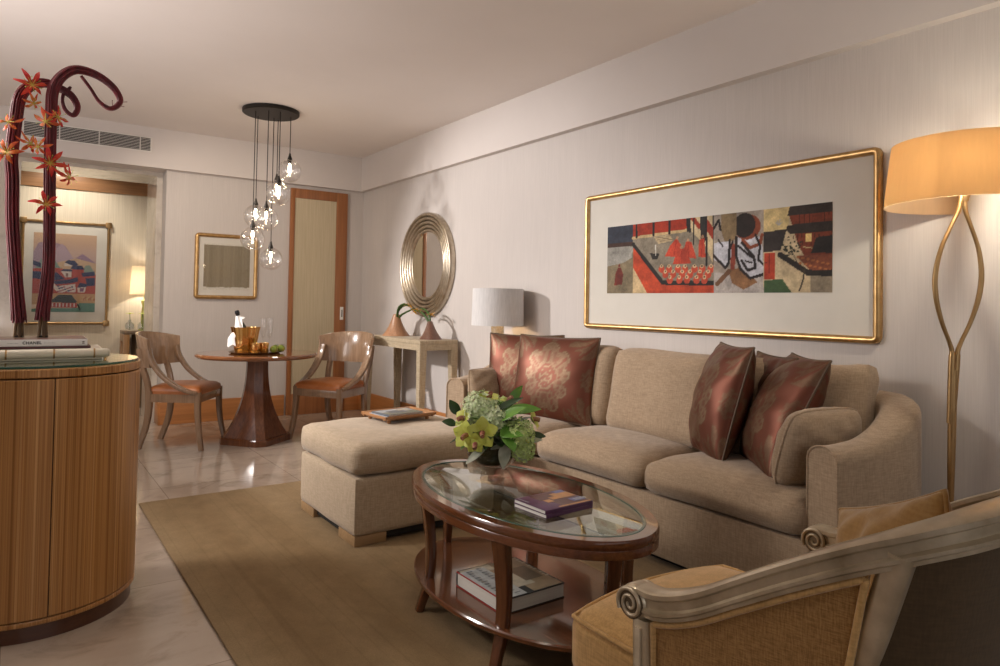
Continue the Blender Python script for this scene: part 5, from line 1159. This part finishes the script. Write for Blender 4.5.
# ------------------------------------------------------------------ silver-gilt armchair in the foreground
AX=1.40
ac=thing('armchair','silver gilt framed armchair in gold woven cloth with scrolled arms','armchair',(AX,.85,.0145))
mir=lambda p:(2*AX-p[0],p[1],p[2])
railtop=[(1.062,.975,.637),(1.066,.925,.640),(1.080,.85,.668),(1.095,.76,.722),(1.108,.68,.770),(1.124,.60,.815),(1.150,.52,.856),(1.205,.455,.888),(1.30,.42,.905),(1.40,.41,.910)]
full=railtop+[mir(p) for p in railtop[-2::-1]]
RS=[(-.021,-.055),(-.021,-.048),(-.027,-.044),(-.027,-.038),(-.019,-.034),(-.019,-.018),(-.026,-.013),(-.026,-.004),(-.018,.0),(.018,.0),(.026,-.004),(.026,-.013),(.019,-.018),(.019,-.034),(.027,-.038),(.027,-.044),(.021,-.048),(.021,-.055)]
rp=spline(full,8)
def plan_sweep(pts,sec):
    """section stays upright: a sideways in plan, b vertical"""
    v=[];f=[];m=len(sec); n=len(pts)
    for i,p in enumerate(pts):
        t=pts[min(i+1,n-1)]-pts[max(i-1,0)]; t.z=0; t.normalize(); s=Vector((-t.y,t.x,0))
        for a,bz in sec: v.append((p.x+s.x*a,p.y+s.y*a,p.z+bz))
    for i in range(n-1):
        for k in range(m): f.append((i*m+k,(i+1)*m+k,(i+1)*m+(k+1)%m,i*m+(k+1)%m))
    f.append(tuple(range(m))); f.append(tuple(range((n-1)*m,n*m))[::-1]); return v,f
link('top_rail',mb(plan_sweep(rp,RS)),m_silver,ac,30)
for s in (0,1):
    X=1.062 if s==0 else 2*AX-1.062; cy,cz=.985,.601
    Mv=Matrix.Translation((X,cy,cz)) @ Matrix.Rotation(PI/2,4,'Y')
    sc=link('scroll',mb(tr(lathe([(0,-.027),(.024,-.027),(.032,-.022),(.036,-.014),(.036,.014),(.032,.022),(.024,.027),(0,.027)],36),Mv)),m_silver,ac,40)
    link('scroll_groove',mb(tr(lathe([(0,-.0275),(.0305,-.0275),(.0305,.0275),(0,.0275)],32),Mv)),m_silverd,sc,40)  # darker disc behind the spiral so that its groove stands out
    for side in (-1,1):
        q=[]
        for k in range(46):
            th=k/45*2*PI*2.1; r=.0335-.0285*k/45; q.append((X+side*.0285,cy+r*cos(th-.6),cz+r*sin(th-.6)*(1)))
        link('volute',mb(tube(q,lambda u:.0046-.0014*u,7)),m_silver,sc,70)
    # front post under the scroll, and the raked back post
    link('front_post',mb(sweep(spline([(X,.965,.575),(X,.962,.45),(X,.960,.34),(X,.962,.26)],4),rrect(.046,.040,.006,2),(0,1,0)),sweep([(X+(-.0245 if s==0 else .0245),.965,.56),(X+(-.0245 if s==0 else .0245),.961,.30)],rrect(.006,.016,.002,1),(0,1,0))),m_silver,ac,40)
    link('leg',mb(lathe([(0,.0),(.014,.0),(.017,.02),(.015,.03),(.026,.20),(.030,.215),(.022,.225),(.030,.235),(.030,.26),(0,.26)],20,(X+(.01 if s==0 else -.01),.965,.0145))),m_silver,ac,40)
    sx=1 if s==0 else -1; XX=lambda x: x if s==0 else 2*AX-x
    link('leg',clampz(sweep(spline([(XX(1.148),.517,.822),(XX(1.152),.558,.68),(XX(1.154),.60,.55),(XX(1.150),.625,.42),(XX(1.150),.625,.28),(XX(1.145),.58,.14),(XX(1.14),.50,.0145)],6),lambda q:rrect(.046-.014*max(0,q-.6)*2,.046-.016*max(0,q-.6)*2,.014,3),(0,1,0)),.0146),m_silver,ac,40)
# rail under the seat
seatline=[(1.062,.965,0),(1.085,.83,0),(1.118,.70,0),(1.152,.60,0),(1.20,.55,0),(1.30,.53,0),(1.40,.525,0)]
seatline=seatline+[mir(p) for p in seatline[-2::-1]]
link('seat_rail',mb(plan_sweep([p+Vector((0,0,.33)) for p in spline(seatline,6)],[(-.022,-.075),(-.022,0),(.022,0),(.022,-.075)]),plan_sweep(spline([(1.062,.965,.33),(1.10,1.10,.33),(1.16,1.185,.33),(1.40,1.22,.33),(1.64,1.185,.33),(1.70,1.10,.33),(1.738,.965,.33)],6),[(-.022,-.075),(-.022,0),(.022,0),(.022,-.075)])),m_silver,ac,35)
def panel(P0,P1,off,th,inset=.0):
    """cloth stretched between two paths of equal length (bottom, top)"""
    n=len(P0); v=[];f=[]; m=9
    for i in range(n):
        t=P1[min(i+1,n-1)]-P1[max(i-1,0)]; t.z=0; t.normalize(); s=Vector((-t.y,t.x,0))
        for o in (off-th/2,off+th/2):
            for k in range(m):
                u=k/(m-1); v.append(tuple(P0[i].lerp(P1[i],u)+s*(o)))
    for i in range(n-1):
        a=i*2*m; c=a+2*m
        for k in range(m-1):
            f.append((a+k,a+k+1,c+k+1,c+k)); f.append((a+m+k,c+m+k,c+m+k+1,a+m+k+1))
        f.append((a,c,c+m,a+m)); f.append((a+m-1,a+2*m-1,c+2*m-1,c+m-1))
    f.append(tuple([k for k in range(m)]+[m+k for k in range(m-1,-1,-1)])); e=(n-1)*2*m
    f.append(tuple([e+k for k in range(m)]+[e+m+k for k in range(m-1,-1,-1)])); return v,f
def sub(path,y_from,y_to,left,dz):
    q=[p for p in path if (p.x<AX)==left and y_to<=p.y<=y_from]; return [Vector((p.x,p.y,p.z+dz)) for p in q]
def bottom_for(top):
    out=[]
    for p in top:
        u=(.965-p.y)/(.965-.53); z=.33; out.append(Vector((p.x+(.004 if p.x<AX else -.004),p.y+.0+.09*max(0,u)**2,z)))
    return out
dense=spline(full,16)
for left in (True,False):
    top=sub(dense,.94,.555,left,-.058); bot=bottom_for(top)
    link('outside_arm_panel',mb(panel(bot,top,0,.020)),m_goldcane,ac,60)
    o=-.0135 if left else -.0135
    # corded edge round the woven panel
    s_=[]
    for p,q in ((top,0),(bot,0)):
        pass
    ring=[p+Vector((-.013 if left else .013,0,-.006)) for p in top]+[p+Vector((-.013 if left else .013,0,.008)) for p in bot[::-1]]
    link('panel_cord',mb(tube(ring,.0065,7,closed=True)),m_goldfab,ac,70)
    inn=[p+Vector((.03 if left else -.03,0,-.004)) for p in sub(dense,.94,.585,left,-.058)]
    link('inside_arm_pad',mb(panel([Vector((p.x,p.y+.02,.36)) for p in inn],inn,0,.034)),m_goldfab,ac,60)
top=[Vector((p.x,p.y,p.z-.056)) for p in dense if p.y<.535]; bot=[Vector((AX+(p.x-AX)*.98,p.y+.10,.33)) for p in top]
link('outside_back_panel',mb(panel(bot,top,0,.018)),m_brownfab,ac,60)
top2=[p+Vector((0,.045,-.004)) for p in top if abs(p.x-AX)<.215]; bot2=[Vector((p.x,p.y+.10,.36)) for p in top2]
link('inside_back_pad',mb(panel(bot2,top2,0,.06)),m_goldfab,ac,60)
# seat cushion with a corded edge, coming forward past the arms
vf=rbox(.575,.66,.15,.030,16,.040)
v=[]
for x,y,z in vf[0]:
    yy=y+.925; k=1.0 if yy>.99 else .90-.10*max(0,(.80-yy)/.25); xx=x*k
    if yy>1.2: yy+=.035*(1-(x/.30)**2)
    v.append((AX+xx-.003,yy,z+.392))
link('seat_cushion',mb((v,vf[1])),m_goldfab,ac,60)
cord=[(1.405+x,y,.457+z) for x,y,z in ((-.255,.66,0),(-.272,.95,0),(-.292,1.0,0),(-.294,1.15,0),(-.290,1.235,.0),(-.270,1.252,0),(-.15,1.276,.004),(0,1.288,.006),(.15,1.276,.004),(.268,1.252,0),(.286,1.235,0),(.29,1.15,0),(.288,1.0,0),(.268,.95,0),(.25,.66,0))]
link('seat_cord',mb(tube(cord,.0055,7,smooth=5)),m_goldfab,ac,70)
x=(-.14,-.25,.115); add_pillow('lumbar_pillow','gold velvet pillow propped against the far arm of the gilt armchair',None,(1.59,.725,.615),x,(.05,.02,.30),.38,.33,.18,(m_goldpil,m_goldpil),11,n=32,pinch=.07,power=.45,wr=.006)

# ------------------------------------------------------------------ light
def lamp(name,kind,loc,energy,col=(1,1,1),target=None,**k):
    l=bpy.data.lights.new(name,kind); l.energy=energy; l.color=col
    for a,b in k.items(): setattr(l,a,b)
    o=bpy.data.objects.new(name,l); C.objects.link(o); o.location=loc
    if target is not None: o.rotation_euler=(Vector(target)-Vector(loc)).to_track_quat('-Z','Y').to_euler()
    return o
warm=(1,.82,.62)
lamp('spot_key','SPOT',(-.95,6.30,2.40),640,(1,.95,.92),(3.1,4.55,.95),spot_size=math.radians(58),spot_blend=.7,shadow_soft_size=.11)
lamp('spot_sofa','SPOT',(-1.55,4.35,2.55),330,(1,.93,.86),(2.0,2.95,.45),spot_size=math.radians(54),spot_blend=.9,shadow_soft_size=.30)
lamp('wall_spot','SPOT',(.25,5.35,2.76),115,(1,.86,.70),(2.0,7.18,1.25),spot_size=math.radians(75),spot_blend=.8,shadow_soft_size=.06)
lamp('front_fill','AREA',(.7,YF+.03,1.5),11,(1,.95,.90),(.9,3.0,1.2),shape='RECTANGLE',size=3.6,size_y=1.7)  # area fill for the foreground, set at the added window behind the camera
lamp('side_fill','AREA',(XL+.03,4.6,1.6),19,(1,.96,.93),(1.5,4.6,1.5),shape='RECTANGLE',size=2.6,size_y=1.6)  # soft fill from the left, added together with its unseen window
lamp('ceiling_fill','AREA',(-1.25,3.6,1.95),54,(1,.91,.87),(-.5,3.8,2.8),shape='RECTANGLE',size=.8,size_y=3.4)  # added area light facing up to brighten the ceiling, no fixture
for k,(x,y,e) in enumerate(((1.7,3.1,22),(.05,1.75,40),(-.2,5.6,60),(2.3,5.3,20))):
    lamp('ceiling_spot','SPOT',(x,y,2.78),e*1.2,(1,.88,.72),(x,y,0),spot_size=math.radians(110),spot_blend=.8,shadow_soft_size=.16)
lamp('floor_lamp_bulb','POINT',(HX-.135,HY-.055,1.73),12,(1,.90,.74),shadow_soft_size=.03)
lamp('table_lamp_bulb','POINT',(SX,SY,1.14),4.0,(1,.68,.38),shadow_soft_size=.03)
lamp('hall_lamp_bulb','POINT',(1.215,8.62,1.36),6.5,(1,.87,.72),shadow_soft_size=.03)
lamp('hall_spot','SPOT',(.45,8.2,2.80),75,(1,.91,.78),(.45,8.75,1.2),spot_size=math.radians(120),spot_blend=.8,shadow_soft_size=.08)
for x,y,zc_ in spots[:3]: lamp('globe_bulb','POINT',(x,y,zc_),1.2,(1,.78,.5),shadow_soft_size=.02)
w=bpy.data.worlds.new('World'); bpy.context.scene.world=w; w.use_nodes=True
w.node_tree.nodes['Background'].inputs[0].default_value=(.9,.92,1,1); w.node_tree.nodes['Background'].inputs[1].default_value=.5

# ------------------------------------------------------------------ camera
yaw_,pit,rol,fpx,cy_=0.617305661,0.0236960963,0.0169683769,686.954,287.895
F=Vector((sin(yaw_)*cos(pit),cos(yaw_)*cos(pit),sin(pit))); r0=Vector((cos(yaw_),-sin(yaw_),0)); u0=r0.cross(F)
R_=r0*cos(rol)+u0*sin(rol); U_=u0*cos(rol)-r0*sin(rol)
cd=bpy.data.cameras.new('Camera'); cam=bpy.data.objects.new('Camera',cd); C.objects.link(cam)
cam.matrix_world=Matrix(((R_.x,U_.x,-F.x,0),(R_.y,U_.y,-F.y,0),(R_.z,U_.z,-F.z,1.2),(0,0,0,1)))
cd.sensor_width=36; cd.lens=fpx/1000*36; cd.shift_y=-(333-cy_)/1000; cd.clip_start=.02; cd.clip_end=60
sc=bpy.context.scene; sc.camera=cam
sc.view_settings.view_transform='Standard'; sc.view_settings.look='None'; sc.view_settings.gamma=1; sc.view_settings.use_curve_mapping=False; sc.view_settings.exposure=-.10
sc.cycles.use_denoising=True; sc.cycles.max_bounces=10; sc.cycles.transparent_max_bounces=24
sc.cycles.sample_clamp_indirect=6
